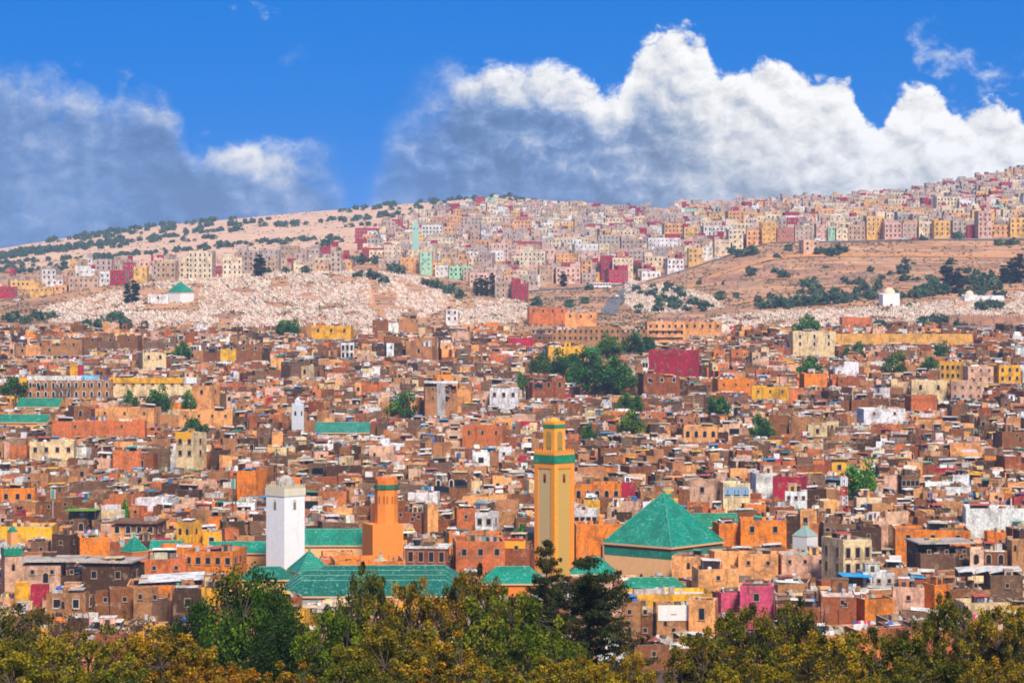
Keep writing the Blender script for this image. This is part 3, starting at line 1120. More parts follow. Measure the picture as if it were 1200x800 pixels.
# small white minaret, mint minaret and distant ones
def small_minaret(label, px0, px1, rtop, rlan, rbot, D, col, cap=None, rz=0.5):
    m = D / F
    s = (px1 - px0) * m / (math.cos(rz) + math.sin(rz))
    x = PX((px0 + px1) / 2, D)
    g = min(ground_z(x, D), ZR(rbot, D) - 1)
    z = lambda r: ZR(r, D) - g
    t = thing('minaret', label, 'minaret', (x, D, g), -rz)
    mb = MB(); h = s / 2
    mb.box(-h, h, -h, h, -2, z(rtop), col, 'limewash')
    part('shaft', mb, t)
    mb = MB(); merlons(mb, h + 0.05, z(rtop), 0.45, 0.8, 0.7, col)
    part('merlons', mb, t)
    mb = MB(); hl = h * 0.5
    mb.box(-hl, hl, -hl, hl, z(rtop) + 0.01, z(rlan), col, 'limewash')
    mb.lathe([(hl * 0.9, 0), (hl * 0.7, hl * 0.6), (hl * 0.3, hl * 0.9), (0.02, hl * 1.1)], 8, cap or col, 'limewash', (0, 0, z(rlan)))
    part('lantern', mb, t)
    for side in range(4):
        a = side * math.pi / 2
        link('window', WIN['slit'], t, (h * math.sin(a), -h * math.cos(a), z(rtop) - 3), (0, 0, a))
    keep(px0, px1, rlan, rbot, D)
    FOOT.append((x, D, s))


small_minaret('slim white minaret with stepped lantern beside the teal roof', 342, 356, 475, 468, 506, 870.0, (0.75, 0.77, 0.80))
small_minaret('mint green minaret on the far hillside quarter', 483, 491, 264, 259, 286, 1960.0, (0.45, 0.72, 0.58))
small_minaret('pale yellow minaret on the distant hilltop quarter', 632, 638, 246, 242, 256, 2650.0, (0.75, 0.6, 0.35))


mbk = MB()
for k in range(7):
    mbk.box(-2.6 + k * 0.75, -2.6 + k * 0.75 + 0.7, -0.06, 0.06, 0, 2.2, (0.62, 0.70, 0.74), 'painted', bottom=True)
sk = part('skylight', mbk, gallery, (0.6, -2.6, 0))
_e = [c for c in gallery.children if c.name.startswith('roof')][0].bound_box
sk.location = (0.6, -3.2, _e[0][2] + 0.35)
sk.rotation_euler = (R(-62), 0, 0)


# ------------------------------------------------------------------ houses
def roof_extras(spec, r, x0, x1, y0, y1, z, rich):
    """things that live on a flat roof: stair heads, tanks, dishes, sheds, awnings, washing"""
    ex = spec['extras']
    w, d = x1 - x0, y1 - y0
    if w < 2.5 or d < 2.5:
        return
    rx = lambda m: r.uniform(x0 + m, x1 - m) if w > 2 * m + 0.2 else (x0 + x1) / 2
    ry = lambda m: r.uniform(y0 + m, y1 - m) if d > 2 * m + 0.2 else (y0 + y1) / 2
    if r.random() < 0.38 * rich:
        bw, bd, bh = r.uniform(1.2, max(1.3, min(3.0, w * 0.6))), r.uniform(1.2, max(1.3, min(2.8, d * 0.6))), r.uniform(1.4, 2.4)
        ex.append(('stair_head', rx(bw / 2 + 0.3), ry(bd / 2 + 0.3), z, bw, bd, bh, jit(r.choice([spec['col'], C['white'], C['tan'], C['pale_pink'], C['brown'], C['peach']]), 0.15, r)))
    if r.random() < 0.5 * rich:
        sw, sd = r.uniform(1.8, max(1.9, min(5.0, w * 0.9))), r.uniform(1.5, max(1.6, min(4.0, d * 0.8)))
        ex.append(('canopy', rx(sw / 2 + 0.2), ry(sd / 2 + 0.2), z, sw, sd, r.uniform(0.9, 2.0), jit(r.choice([(0.78, 0.73, 0.66)] * 6 + [(0.55, 0.36, 0.24), (0.62, 0.48, 0.30), (0.30, 0.24, 0.2), (0.45, 0.22, 0.1), (0.05, 0.3, 0.6), (0.02, 0.3, 0.2), (0.5, 0.1, 0.08), (0.8, 0.45, 0.05)]), 0.12, r), r.uniform(-0.09, 0.09)))
    for _ in range(r.choice([0, 0, 1, 1, 2]) if rich > 0.6 else r.choice([0, 0, 1])):
        ex.append(('dish', rx(0.6), ry(0.6), z + 0.9))
    if r.random() < 0.1 * rich:
        ex.append(('tank', rx(0.7), ry(0.7), z, r.randrange(3)))
    if r.random() < 0.1 * rich:
        n = r.randint(2, 5)
        L = min(w - 1, n * 0.75)
        xs = rx(L / 2 + 0.3) - L / 2
        yy = ry(0.4)
        ex.append(('washing', xs, yy, z, [(xs + L * (i + 0.1) / n, L / n * 0.8, r.uniform(0.7, 1.3), jit(r.choice(CLOTHC), 0.1, r)) for i in range(n)], L))
    for _ in range(r.choice([0, 1, 1, 2]) if rich > 0.6 else r.choice([0, 0, 1])):
        L = r.uniform(1.5, max(1.6, min(w - 0.3, 5.5)))
        tall = r.uniform(0.5, 1.7)
        ex.append(('clutter', rx(L / 2), ry(0.3), z, L, r.uniform(0.15, 0.35), tall, jit(r.choice([(0.62, 0.52, 0.44), (0.70, 0.66, 0.62), (0.5, 0.27, 0.15), (0.16, 0.10, 0.07), (0.3, 0.19, 0.12)]), 0.2, r)))
    for _ in range(r.choice([1, 2, 3, 4]) if rich > 0.6 else r.choice([0, 1, 2])):
        s = r.uniform(0.4, 1.3)
        ex.append(('clutter', rx(0.8), ry(0.8), z, s, s * r.uniform(0.5, 1.4), r.uniform(0.4, 1.5), jit(r.choice([(0.6, 0.58, 0.55), (0.3, 0.2, 0.14), (0.12, 0.09, 0.08), (0.55, 0.35, 0.22), (0.4, 0.36, 0.32), (0.5, 0.2, 0.08), (0.72, 0.68, 0.62)]), 0.2, r)))


WEIGHTS = [('brown', 18), ('grey_brown', 18), ('brick', 9), ('tan', 17), ('dark_brown', 12), ('terracotta', 9), ('peach', 7.5), ('orange', 4),
           ('pale_pink', 11), ('white', 5.5), ('cream', 5), ('yellow', 1.0), ('crimson', 0.8)]
WN = [a for a, _ in WEIGHTS]; WW = [b for _, b in WEIGHTS]
RAW = [C['brown'], C['grey_brown'], C['brick'], C['tan'], C['dark_brown']]
ROOFS = [(0.48, 0.34, 0.25), (0.64, 0.50, 0.40), (0.36, 0.22, 0.14), (0.78, 0.72, 0.66), (0.70, 0.58, 0.48), (0.50, 0.30, 0.19), (0.24, 0.15, 0.10)]


def house_spec(x, y, yaw, w, d, h, colname, r, rich=1.0, face_cols=None, win=None, plain=False, wside=True, low=False, cap_h=False):
    col = C[colname]
    spec = dict(x=x, y=y, g=ground_z(x, y), yaw=yaw, w=w, d=d, h=h, col=col, colname=colname, vols=[], wins=[], extras=[], door=None, r=r)
    raw = r.choice(RAW)
    painted = colname in ('ochre', 'orange', 'peach', 'yellow', 'cream', 'white', 'crimson', 'pink', 'terracotta', 'mint', 'pale_pink')

    def cols():
        c = [jit(col, 0.10, r) for _ in range(4)]
        if painted and not plain:
            for i in (1, 2, 3):
                if r.random() < (0.35 if i != 2 else 0.8):
                    c[i] = jit(mixc(raw, col, 0.25), 0.12, r)
        elif not plain and r.random() < 0.4:
            c[r.randrange(4)] = jit(r.choice(RAW), 0.1, r)
        return c
    base = face_cols or cols()
    LIGHT = [(0.70, 0.56, 0.45), (0.62, 0.46, 0.35), (0.12, 0.08, 0.06), (0.50, 0.34, 0.25), (0.40, 0.27, 0.2)]
    cap = jit(mixc(col, r.choice(LIGHT), 0.65), 0.1, r)
    roofc = jit(r.choice(ROOFS), 0.12, r)
    spec['roofc'] = roofc
    if plain or w < 5 or d < 5:
        par = r.uniform(0.6, 1.2) if not low else 0.35
        spec['vols'].append((-w / 2, w / 2, -d / 2, d / 2, -7.0, h, base, par, cap, roofc))
        roof_extras(spec, r, -w / 2 + 0.3, w / 2 - 0.3, -d / 2 + 0.3, d / 2 - 0.3, h, rich)
    else:
        # a cluster of wings of different heights, as such houses grow
        rects = [(-w / 2, w / 2, -d / 2, d / 2)]
        want = r.choice([2, 3, 3, 4, 4, 5])
        for _ in range(12):
            if len(rects) >= want:
                break
            k = max(range(len(rects)), key=lambda i: (rects[i][1] - rects[i][0]) * (rects[i][3] - rects[i][2]) * r.uniform(0.6, 1.4))
            a0, a1, b0, b1 = rects[k]
            f = r.uniform(0.32, 0.68)
            if (a1 - a0) > (b1 - b0) * r.uniform(0.8, 1.2):
                if a1 - a0 < 4:
                    continue
                rects[k:k + 1] = [(a0, a0 + (a1 - a0) * f, b0, b1), (a0 + (a1 - a0) * f, a1, b0, b1)]
            else:
                if b1 - b0 < 4:
                    continue
                rects[k:k + 1] = [(a0, a1, b0, b0 + (b1 - b0) * f), (a0, a1, b0 + (b1 - b0) * f, b1)]
        rects.sort(key=lambda q: -(q[1] - q[0]) * (q[3] - q[2]))
        for i, (a0, a1, b0, b1) in enumerate(rects):
            back = 0.5 * (b0 + b1) / (d / 2)
            hh = h if i == 0 else max(2.5, h + (r.choice([-2.6, -2.2, -1.2, -0.6]) if cap_h else r.choice([-1.5, -1.0, -0.7, -0.3, 0.3, 0.6, 1.1, 2.2]) + r.uniform(-0.35, 0.35) + 0.5 * back))
            if i == 0 or r.random() < 0.62:
                cc = base if i == 0 else cols()
            else:
                q = jit(C[r.choices(WN, WW)[0]], 0.1, r)
                cc = [jit(q, 0.08, r) for _ in range(4)]
            e = 0.012
            spec['vols'].append((a0 + e, a1 - e, b0 + e, b1 - e, -7.0, hh, cc, r.choice([0.15, 0.25, 0.5, 0.8, 1.0, 1.1]), jit(mixc(cc[0], r.choice(LIGHT), 0.65), 0.1, r), jit(r.choice(ROOFS), 0.12, r)))
            roof_extras(spec, r, a0 + 0.3, a1 - 0.3, b0 + 0.3, b1 - 0.3, hh, rich)
            if r.random() < 0.4 and a1 - a0 > 2.2:
                kd = r.choice(['small', 'small', 'plain', 'loggia_shade', 'arch', 'slit'])
                if kd == 'loggia_shade' and a1 - a0 < 4:
                    kd = 'small'
                wk = WKIND[kd]
                if b0 < -d / 2 + 0.1 or hh > h + 1.5:
                    for q in range(r.choice([1, 1, 2])):
                        spec['wins'].append((kd, r.uniform(a0 + wk[1] / 2 + 0.3, a1 - wk[1] / 2 - 0.3), b0 + e, hh - wk[2] - r.uniform(0.3, 1.1), 0))
            if r.random() < 0.22 and b1 - b0 > 2.2 and (a1 > w / 2 - 0.1 or a0 < -w / 2 + 0.1):
                sd = 1 if a1 > w / 2 - 0.1 else 3
                spec['wins'].append((r.choice(['small', 'plain', 'slit']), a1 - e if sd == 1 else a0 + e, r.uniform(b0 + 0.8, b1 - 0.8), hh - 1.2 - r.uniform(0.5, 1.3), sd))
        spec['upper'] = len(rects)
    # windows, on the street front and the flanks
    if win is not None:
        nx, nz, kind = win
        if nx:
            hh = WKIND[kind][2]
            for j in range(nz):
                zz = h - 0.4 - hh - j * 3.1 - r.uniform(0, 0.2)
                for i in range(nx):
                    spec['wins'].append((kind, -w / 2 + (i + 0.5) * w / nx, -d / 2, zz, 0))
                if wside:
                    for sgn in (1, 3):
                        n2 = max(1, int(nx * d / w * 0.7))
                        for i in range(n2):
                            spec['wins'].append((kind, w / 2 if sgn == 1 else -w / 2, -d / 2 + (i + 0.5) * d / n2, zz, sgn))
    elif len(spec['vols']) == 1:
        kind = r.choice(['small', 'small', 'plain', 'arch', 'slit'])
        for i in range(r.randint(0, 3)):
            spec['wins'].append((kind, r.uniform(-w / 2 + 0.8, w / 2 - 0.8), -d / 2, h - WKIND[kind][2] - r.uniform(0.3, 1.0), 0))
    spec['top'] = max(v[5] + v[7] for v in spec['vols'])
    return spec


def xf_of(spec):
    ca, sa = math.cos(spec['yaw']), math.sin(spec['yaw'])
    x, y, g = spec['x'], spec['y'], spec['g']
    return lambda p: (x + p[0] * ca - p[1] * sa, y + p[0] * sa + p[1] * ca, g + p[2])


def canopy(mb, x, y, z, sw, sd, hh, col, tilt, xf=None):
    a, b = sw / 2, sd / 2
    zs = lambda px: z + hh + tilt * px
    vs = [(x - a, y - b, zs(-a)), (x + a, y - b, zs(a)), (x + a, y + b, zs(a) + 0.2), (x - a, y + b, zs(-a) + 0.2)]
    vs += [(p[0], p[1], p[2] + 0.07) for p in vs]
    if xf:
        vs = [xf(p) for p in vs]
    mb.poly(vs, [(0, 1, 5, 4), (1, 2, 6, 5), (2, 3, 7, 6), (3, 0, 4, 7), (4, 5, 6, 7), (3, 2, 1, 0)], col, 'plaster')
    for sx in (-1, 1):
        for sy in (-1, 1):
            mb.box(x + sx * (a - 0.1) - 0.06, x + sx * (a - 0.1) + 0.06, y + sy * (b - 0.1) - 0.06, y + sy * (b - 0.1) + 0.06, z, zs(sx * (a - 0.1)) + 0.01, (0.12, 0.09, 0.07), 'painted', xf)
    # sheet closing the back
    mb.box(x - a + 0.1, x + a - 0.1, y + b - 0.12, y + b - 0.06, z, z + hh - abs(tilt) * a, (0.22, 0.16, 0.12), 'plaster', xf)


def washing(mb, e, xf=None):
    _, xs, yy, z, items, L = e
    for px in (xs, xs + L):
        mb.box(px - 0.04, px + 0.04, yy - 0.04, yy + 0.04, z, z + 1.9, (0.2, 0.17, 0.15), 'painted', xf)
    for (x, w, hh, col) in items:
        mb.box(x, x + w, yy - 0.02, yy + 0.02, z + 1.8 - hh, z + 1.8, col, 'cloth', xf, bottom=True)


DISH_DIR = R(38)      # all dishes look the same way, to the satellites


def house_thing(spec, name, label, cat, group=None, smallparts=True):
    t = thing(name, label, cat, (spec['x'], spec['y'], spec['g']), spec['yaw'], group)
    for i, (x0, x1, y0, y1, z0, z1, cols, par, cap, roofc) in enumerate(spec['vols']):
        mb = MB()
        mb.tray(x0, x1, y0, y1, z0, z1, par, 0.28, cols, cap)
        part('wall' if i == 0 else 'wing', mb, t)
        mb = MB()
        mb.box(x0 + 0.25, x1 - 0.25, y0 + 0.25, y1 - 0.25, z1 - 0.2, z1, roofc)
        part('roof', mb, t)
    for kind, x, y, z, sd in spec['wins']:
        link('window', WIN[kind], t, (x, y, z), (0, 0, sd * math.pi / 2))
    if spec['door'] is not None:
        link('door', DOOR, t, spec['door'])
    for e in spec['extras']:
        k = e[0]
        mb = MB()
        if k == 'stair_head':
            _, x, y, z, bw, bd, bh, col = e
            mb.box(-bw / 2, bw / 2, -bd / 2, bd / 2, 0, bh, col)
            mb.box(-bw / 2 - 0.1, bw / 2 + 0.1, -bd / 2 - 0.1, bd / 2 + 0.1, bh, bh + 0.15, jit(spec['roofc'], 0.1), bottom=True)
            p = part('stair_head', mb, t, (x, y, z))
            mb = MB()
            mb.box(-0.4, 0.4, -0.03, 0.0, 0.05, 1.8, (0.06, 0.05, 0.045), 'painted')
            part('door', mb, p, (0, -bd / 2, 0))
        elif k == 'canopy':
            canopy(mb, 0, 0, 0, e[4], e[5], e[6], e[7], e[8])
            part('roof_canopy', mb, t, (e[1], e[2], e[3]))
        elif k == 'dish':
            link('satellite_dish', DISH, t, (e[1], e[2], e[3]), (0, 0, DISH_DIR - spec['yaw']))
        elif k == 'tank':
            link('water_tank', TANK[e[4]], t, (e[1], e[2], e[3]))
        elif k == 'washing':
            washing(mb, ('w', 0, 0, 0, [(a - e[1], b, c, d) for a, b, c, d in e[4]], e[5]))
            part('washing_line', mb, t, (e[1], e[2], e[3]))
        elif k == 'clutter':
            mb.box(-e[4] / 2, e[4] / 2, -e[5] / 2, e[5] / 2, 0, e[6], e[7])
            part('roof_box', mb, t, (e[1], e[2], e[3]), 0.3)
    spec['obj'] = t
    return t


def house_stuff(mb, spec, far=False):
    xf = xf_of(spec)
    for (x0, x1, y0, y1, z0, z1, cols, par, cap, roofc) in spec['vols']:
        mb.tray(x0, x1, y0, y1, z0, z1, par, 0.28, cols, cap, xf)
        mb.face([xf((x0 + 0.2, y0 + 0.2, z1)), xf((x1 - 0.2, y0 + 0.2, z1)), xf((x1 - 0.2, y1 - 0.2, z1)), xf((x0 + 0.2, y1 - 0.2, z1))], roofc)
    for kind, x, y, z, sd in spec['wins']:
        a = sd * math.pi / 2
        ca, sa = math.cos(a), math.sin(a)
        wf = lambda p: xf((x + p[0] * ca - p[1] * sa, y + p[0] * sa + p[1] * ca, z + p[2]))
        _, ww, hh, fr = WKIND[kind]
        if not far:
            mb.box(-ww / 2 - 0.14, ww / 2 + 0.14, -0.05, 0.0, -0.14, hh + 0.14, fr, 'painted', wf)
        mb.box(-ww / 2, ww / 2, -0.085, -0.01, 0, hh, (0.02, 0.02, 0.025), 'glass', wf)
    for e in spec['extras']:
        k = e[0]
        if k == 'stair_head':
            _, x, y, z, bw, bd, bh, col = e
            mb.box(x - bw / 2, x + bw / 2, y - bd / 2, y + bd / 2, z, z + bh, col, xf=xf)
        elif k == 'canopy':
            canopy(mb, e[1], e[2], e[3], e[4], e[5], e[6], e[7], e[8], xf)
        elif k == 'dish':
            c = xf((e[1], e[2], e[3]))
            ca, sa = math.cos(DISH_DIR), math.sin(DISH_DIR)
            n = 7
            vs = [(0, 0.17, 0)] + [(0.5 * math.cos(2 * math.pi * q / n), 0.0, 0.5 * math.sin(2 * math.pi * q / n)) for q in range(n)]
            vs = [(vx, vy * 0.878 + vz * 0.479, vz * 0.878 - vy * 0.479) for vx, vy, vz in vs]
            vs = [(c[0] + vx * ca - vy * sa, c[1] + vx * sa + vy * ca, c[2] + vz) for vx, vy, vz in vs]
            mb.poly(vs, [(0, 1 + (q + 1) % n, 1 + q) for q in range(n)], (0.6, 0.6, 0.58), 'dish_white')
            mb.box(c[0] - 0.04, c[0] + 0.04, c[1] + 0.1, c[1] + 0.18, c[2] - 0.9, c[2], (0.1, 0.1, 0.1), 'iron')
        elif k == 'tank':
            c = xf((e[1], e[2], e[3]))
            mb.lathe([(0.6, 0.0), (0.6, 1.2), (0.3, 1.4), (0.01, 1.42)], 7, ((0.75, 0.75, 0.74), (0.04, 0.12, 0.42), (0.05, 0.05, 0.06))[e[4]], 'painted', c)
        elif k == 'washing':
            washing(mb, e, xf)
        elif k == 'clutter':
            mb.box(e[1] - e[4] / 2, e[1] + e[4] / 2, e[2] - e[5] / 2, e[2] + e[5] / 2, e[3], e[3] + e[6], e[7], xf=xf)


# ---- the houses one can pick out: (px0, px1, row_top, row_bottom, colour, height, windows, yaw degrees, label[, distance])
N0 = (0, 0, 'small')
MAN = [
    (0, 44, 571, 588, 'orange', 9, (3, 1, 'plain'), 6, 'orange house with square upper window above the laundry terrace'),
    (0, 66, 613, 634, 'yellow', 8, N0, 4, 'ochre-yellow garden wall house beside the slim peach turret'),
    (72, 106, 602, 624, 'grey_brown', 9, (1, 1, 'small'), -8, 'grey cement house carrying the green corrugated terrace roof'),
    (134, 192, 608, 628, 'brown', 9, (4, 1, 'pale'), -6, 'brown eaved house with a row of white-framed windows'),
    (208, 236, 611, 640, 'yellow', 10, (2, 1, 'slit'), -25, 'plain yellow box house with two slit windows'),
    (236, 259, 621, 640, 'yellow', 8, (1, 1, 'pale'), 8, 'low yellow-orange house attached to the yellow box house'),
    (88, 131, 627, 654, 'orange', 9, N0, 14, 'orange house below the tiny green pyramid roof'),
    (62, 90, 625, 656, 'dark_brown', 9, (1, 1, 'small'), -12, 'tall bare dark brown house beside the orange corner house'),
    (218, 287, 642, 674, 'orange', 9, (5, 1, 'plain'), -10, 'big bright orange house with five small dark windows'),
    (188, 238, 640, 652, 'orange', 9, N0, 3, 'orange rooftop wing behind the big bright orange house', 580),
    (0, 27, 652, 682, 'pale_pink', 9, (1, 1, 'slit'), 20, 'pale stained tower house with green tiled crown', 545),
    (28, 100, 656, 684, 'dark_brown', 8, (3, 1, 'small'), 4, 'dark brown terrace house with flat grey slab roof', 535),
    (100, 166, 658, 686, 'dark_brown', 8, (2, 1, 'plain'), -9, 'dark brown house under a projecting roof slab', 528),
    (166, 222, 652, 676, 'terracotta', 8, (2, 1, 'small'), 6, 'reddish terrace house with white rooftop clutter', 548),
    (148, 242, 680, 700, 'orange', 8, N0, 5, 'low orange house under a broad white sheet roof', 508),
    (236, 263, 686, 700, 'yellow', 7, N0, -10, 'small yellow shed wall by the dark green tree', 500),
    (16, 36, 683, 702, 'yellow', 8, N0, 10, 'small yellow house below the stained tower house', 500),
    (36, 58, 683, 700, 'crimson', 8, N0, 5, 'small crimson house beside the small yellow house', 498),
    (108, 160, 688, 722, 'brown', 9, (2, 1, 'small'), 10, 'brown mud house facing the autumn trees', 486),
    (158, 203, 686, 720, 'tan', 9, (2, 1, 'small'), -14, 'tan and orange streaked house above the autumn trees', 482),
    (200, 238, 690, 716, 'dark_brown', 9, (1, 1, 'plain'), 9, 'dark brown cube house by the autumn trees', 478),
    (58, 108, 690, 715, 'tan', 9, (2, 1, 'pale'), -5, 'weathered tan house with pale shutters near the autumn trees', 484),
    (476, 530, 637, 670, 'brick', 10, (4, 1, 'tall'), -7, 'pink-brown brick house with tall narrow windows and white coping', 570),
    (530, 592, 633, 671, 'terracotta', 11, (3, 1, 'plain'), 5, 'broad terracotta house with three dark windows', 572),
    (590, 627, 631, 668, 'brick', 11, (1, 1, 'small'), -12, 'brick house wearing a yellow painted parapet', 576),
    (525, 590, 625, 634, 'orange', 11, N0, 2, 'orange rooftop terrace behind the broad terracotta house', 596),
    (502, 552, 554, 574, 'brown', 10, (3, 1, 'parch'), 6, 'brown house with three arched windows in pale frames'),
    (557, 584, 600, 619, 'white', 9, (2, 1, 'plain'), -14, 'white house with two dark square windows'),
    (532, 557, 596, 620, 'terracotta', 9, (1, 1, 'small'), 9, 'rust-red house beside the small white house'),
    (496, 513, 590, 620, 'peach', 10, N0, 20, 'narrow peach house with bare gable'),
    (462, 497, 593, 614, 'brick', 9, (2, 1, 'small'), -5, 'brick-red house behind the orange minaret'),
    (386, 476, 656, 674, 'orange', 7, N0, 8, 'low orange courtyard wall building around the pale kiosk', 560),
    (672, 730, 566, 584, 'orange', 9, (5, 1, 'arch'), -4, 'orange-brown house with five arched windows in a row'),
    (724, 744, 564, 580, 'crimson', 9, N0, 12, 'small crimson house beside the arched orange-brown house'),
    (672, 728, 612, 632, 'orange', 9, N0, 3, 'plain orange wall house between minaret and pyramid roof'),
    (672, 701, 598, 614, 'white', 9, (4, 1, 'plain'), -3, 'white pergola house with dark openings by the yellow minaret'),
    (682, 703, 585, 597, 'yellow', 9, N0, 6, 'yellow rooftop room above the white pergola house'),
    (808, 846, 563, 586, 'pale_pink', 10, (1, 1, 'plain'), -18, 'pale pink stepped house behind the pyramid roof'),
    (843, 878, 566, 590, 'cream', 10, (3, 1, 'big'), 6, 'cream house with blue glazed top-floor veranda'),
    (836, 870, 612, 642, 'orange', 8, N0, 10, 'orange gable house at the foot of the green lattice roof', 626),
    (866, 922, 608, 624, 'orange', 9, (2, 1, 'plain'), -3, 'red-orange terrace house behind the peach mosque wall'),
    (786, 832, 650, 680, 'peach', 8, (1, 1, 'slit'), -10, 'peach annex with one dark slit under the pyramid roof', 568),
    (830, 868, 646, 676, 'peach', 8, N0, 10, 'peach block with small red mark beside the mosque hall', 572),
    (812, 864, 664, 694, 'peach', 8, (1, 1, 'small'), 5, 'peach house with orange patch in front of the mosque annex', 545),
    (864, 914, 648, 676, 'peach', 8, (2, 1, 'small'), -6, 'long peach house with small dark windows next to mosque block', 570),
    (910, 968, 646, 676, 'pale_pink', 9, (3, 1, 'small'), 4, 'peach-pink house below the white kiosk with three windows', 574),
    (964, 1020, 632, 682, 'cream', 12, (3, 2, 'tall'), 24, 'tall pale yellow house with tall dark windows on two floors', 560),
    (904, 948, 557, 585, 'crimson', 10, N0, -16, 'crimson cube house with white flank wall'),
    (880, 910, 553, 576, 'white', 10, N0, 10, 'white wall house attached to the crimson cube house'),
    (919, 947, 574, 590, 'white', 8, (3, 1, 'small'), -6, 'small white house with three windows below the crimson cube'),
    (840, 870, 692, 718, 'pink', 8, N0, 8, 'bright pink low house with plain walls', 512),
    (866, 909, 685, 718, 'pink', 9, (1, 1, 'plain'), -8, 'bright pink faded house with one dark doorway', 508),
    (907, 1004, 690, 734, 'brick', 10, N0, -4, 'wide blank brick wall house with dark drainpipes', 500),
    (1002, 1046, 700, 722, 'orange', 7, N0, 12, 'low orange shed house beside the wide brick wall', 498),
    (1044, 1084, 687, 715, 'pale_pink', 9, (1, 1, 'small'), -6, 'pale pink crumbling house with cracked plaster', 506),
    (1082, 1112, 684, 716, 'orange', 10, N0, 24, 'vivid orange corner house by the crumbling pink house', 508),
    (1110, 1136, 688, 706, 'brown', 9, N0, 0, 'brown lean-to house beside the vivid orange corner', 516),
    (1120, 1180, 704, 724, 'cream', 8, N0, 6, 'sandy yellow flat house behind the right-hand olive trees', 486),
    (1176, 1214, 706, 724, 'yellow', 8, N0, 4, 'yellow wall house beside the sandy flat house', 484),
    (1046, 1136, 617, 634, 'orange', 9, (3, 1, 'plain'), -4, 'long red-orange house with dark window openings'),
    (1066, 1136, 634, 668, 'dark_brown', 9, (3, 1, 'small'), 7, 'dark brown brick house under a long slab terrace'),
    (1134, 1182, 640, 672, 'brown', 9, (3, 1, 'arch'), -8, 'brown house with a row of arched windows'),
    (1176, 1216, 622, 672, 'dark_brown', 12, (1, 2, 'plain'), 10, 'tall dark brown house with dark front'),
    (1128, 1204, 595, 614, 'white', 9, N0, -5, 'long pale white warehouse with flat roof'),
    (1006, 1046, 668, 682, 'white', 8, (3, 1, 'small'), 5, 'low white house with tiny windows by the blue tarpaulin'),
    (982, 1022, 677, 692, 'brown', 7, N0, 3, 'low brown house roofed with a bright blue sheet', 540),
    (1060, 1084, 679, 690, 'brick', 7, N0, 3, 'small brick house with a blue sheet canopy', 536),
    (1120, 1196, 672, 694, 'grey_brown', 8, (2, 1, 'small'), -3, 'grey house covered with crumpled white sheeting', 528),
    (728, 768, 704, 748, 'tan', 10, (2, 2, 'small'), -6, 'weathered tan wall house with two tiny windows', 490),
    (766, 808, 703, 748, 'tan', 10, (1, 2, 'small'), 4, 'tan house with a large white panel under its roof', 488),
    (806, 842, 702, 744, 'peach', 10, (1, 1, 'tall'), -10, 'peach house with one tall dark window', 486),
    (727, 832, 692, 706, 'yellow', 10, N0, 2, 'yellow-ochre terrace building below the green gallery', 520),
    (318, 356, 697, 722, 'brick', 8, (1, 1, 'small'), 12, 'small brick house in front of the prayer hall roofs', 488),
    (322, 362, 716, 740, 'yellow', 8, N0, -6, 'yellow market shed below the prayer hall', 470),
    (24, 132, 443, 468, 'tan', 10, (12, 2, 'parch'), 3, 'long arcaded school with pale arches and white roof'),
    (130, 234, 442, 466, 'cream', 9, (9, 1, 'plain'), -2, 'long cream building with yellow upper gallery'),
    (226, 256, 452, 484, 'peach', 12, (1, 1, 'plain'), -14, 'square salmon tower house with one window'),
    (210, 274, 480, 502, 'peach', 8, (4, 1, 'small'), 3, 'salmon courtyard house at the foot of the salmon tower'),
    (114, 187, 477, 499, 'peach', 8, (3, 1, 'small'), -5, 'salmon walled house with flat roof beyond the palm'),
    (62, 172, 492, 514, 'terracotta', 8, (2, 1, 'small'), 4, 'long salmon red wall with stepped top'),
    (35, 90, 517, 540, 'cream', 9, (4, 1, 'plain'), 5, 'cream house with four dark square windows'),
    (207, 241, 508, 552, 'cream', 12, (2, 2, 'plain'), -22, 'tall cream house with yellow parapet'),
    (130, 168, 528, 552, 'terracotta', 9, N0, 8, 'salmon pink cube house with blank walls'),
    (366, 414, 382, 400, 'yellow', 9, (3, 1, 'plain'), -4, 'yellow house at the edge of the cemetery'),
    (160, 196, 412, 434, 'cream', 9, (2, 1, 'plain'), 18, 'two-tone cream and grey house with flat roof'),
    (83, 98, 428, 443, 'crimson', 9, N0, 5, 'small crimson house behind the arcaded school'),
    (279, 312, 552, 584, 'orange', 10, N0, -20, 'plain red-orange house behind the white minaret'),
    (222, 308, 402, 426, 'brown', 10, (6, 1, 'pale'), 3, 'broad brown house with a row of pale windows'),
    (317, 332, 506, 524, 'peach', 9, N0, 10, 'narrow orange house beside the small white minaret'),
    (400, 415, 401, 422, 'white', 10, (3, 2, 'tall'), 0, 'narrow white house with tall dark windows'),
    (450, 472, 394, 420, 'brown', 12, N0, 10, 'tall blank brown house on the upper medina edge'),
    (486, 512, 396, 424, 'tan', 12, N0, -12, 'tall tan house with bare walls on the upper medina edge'),
    (496, 536, 449, 490, 'tan', 12, (2, 2, 'small'), 4, 'tall tan house with white roof and grey centre bay'),
    (574, 609, 455, 480, 'white', 9, (3, 1, 'plain'), -4, 'white terrace house full of rooftop washing'),
    (616, 662, 443, 470, 'brick', 10, (3, 1, 'tall'), 12, 'brick house below the dark park trees'),
    (622, 758, 383, 404, 'tan', 9, (22, 2, 'plain'), -2, 'long barrack-like brown building with two rows of windows'),
    (756, 802, 377, 404, 'peach', 10, (6, 2, 'plain'), 4, 'orange hotel block with balconied front'),
    (800, 846, 377, 396, 'peach', 9, (5, 1, 'plain'), -3, 'lower orange hotel wing with small windows'),
    (640, 686, 405, 424, 'yellow', 9, (2, 1, 'small'), 4, 'yellow walled house among the park trees'),
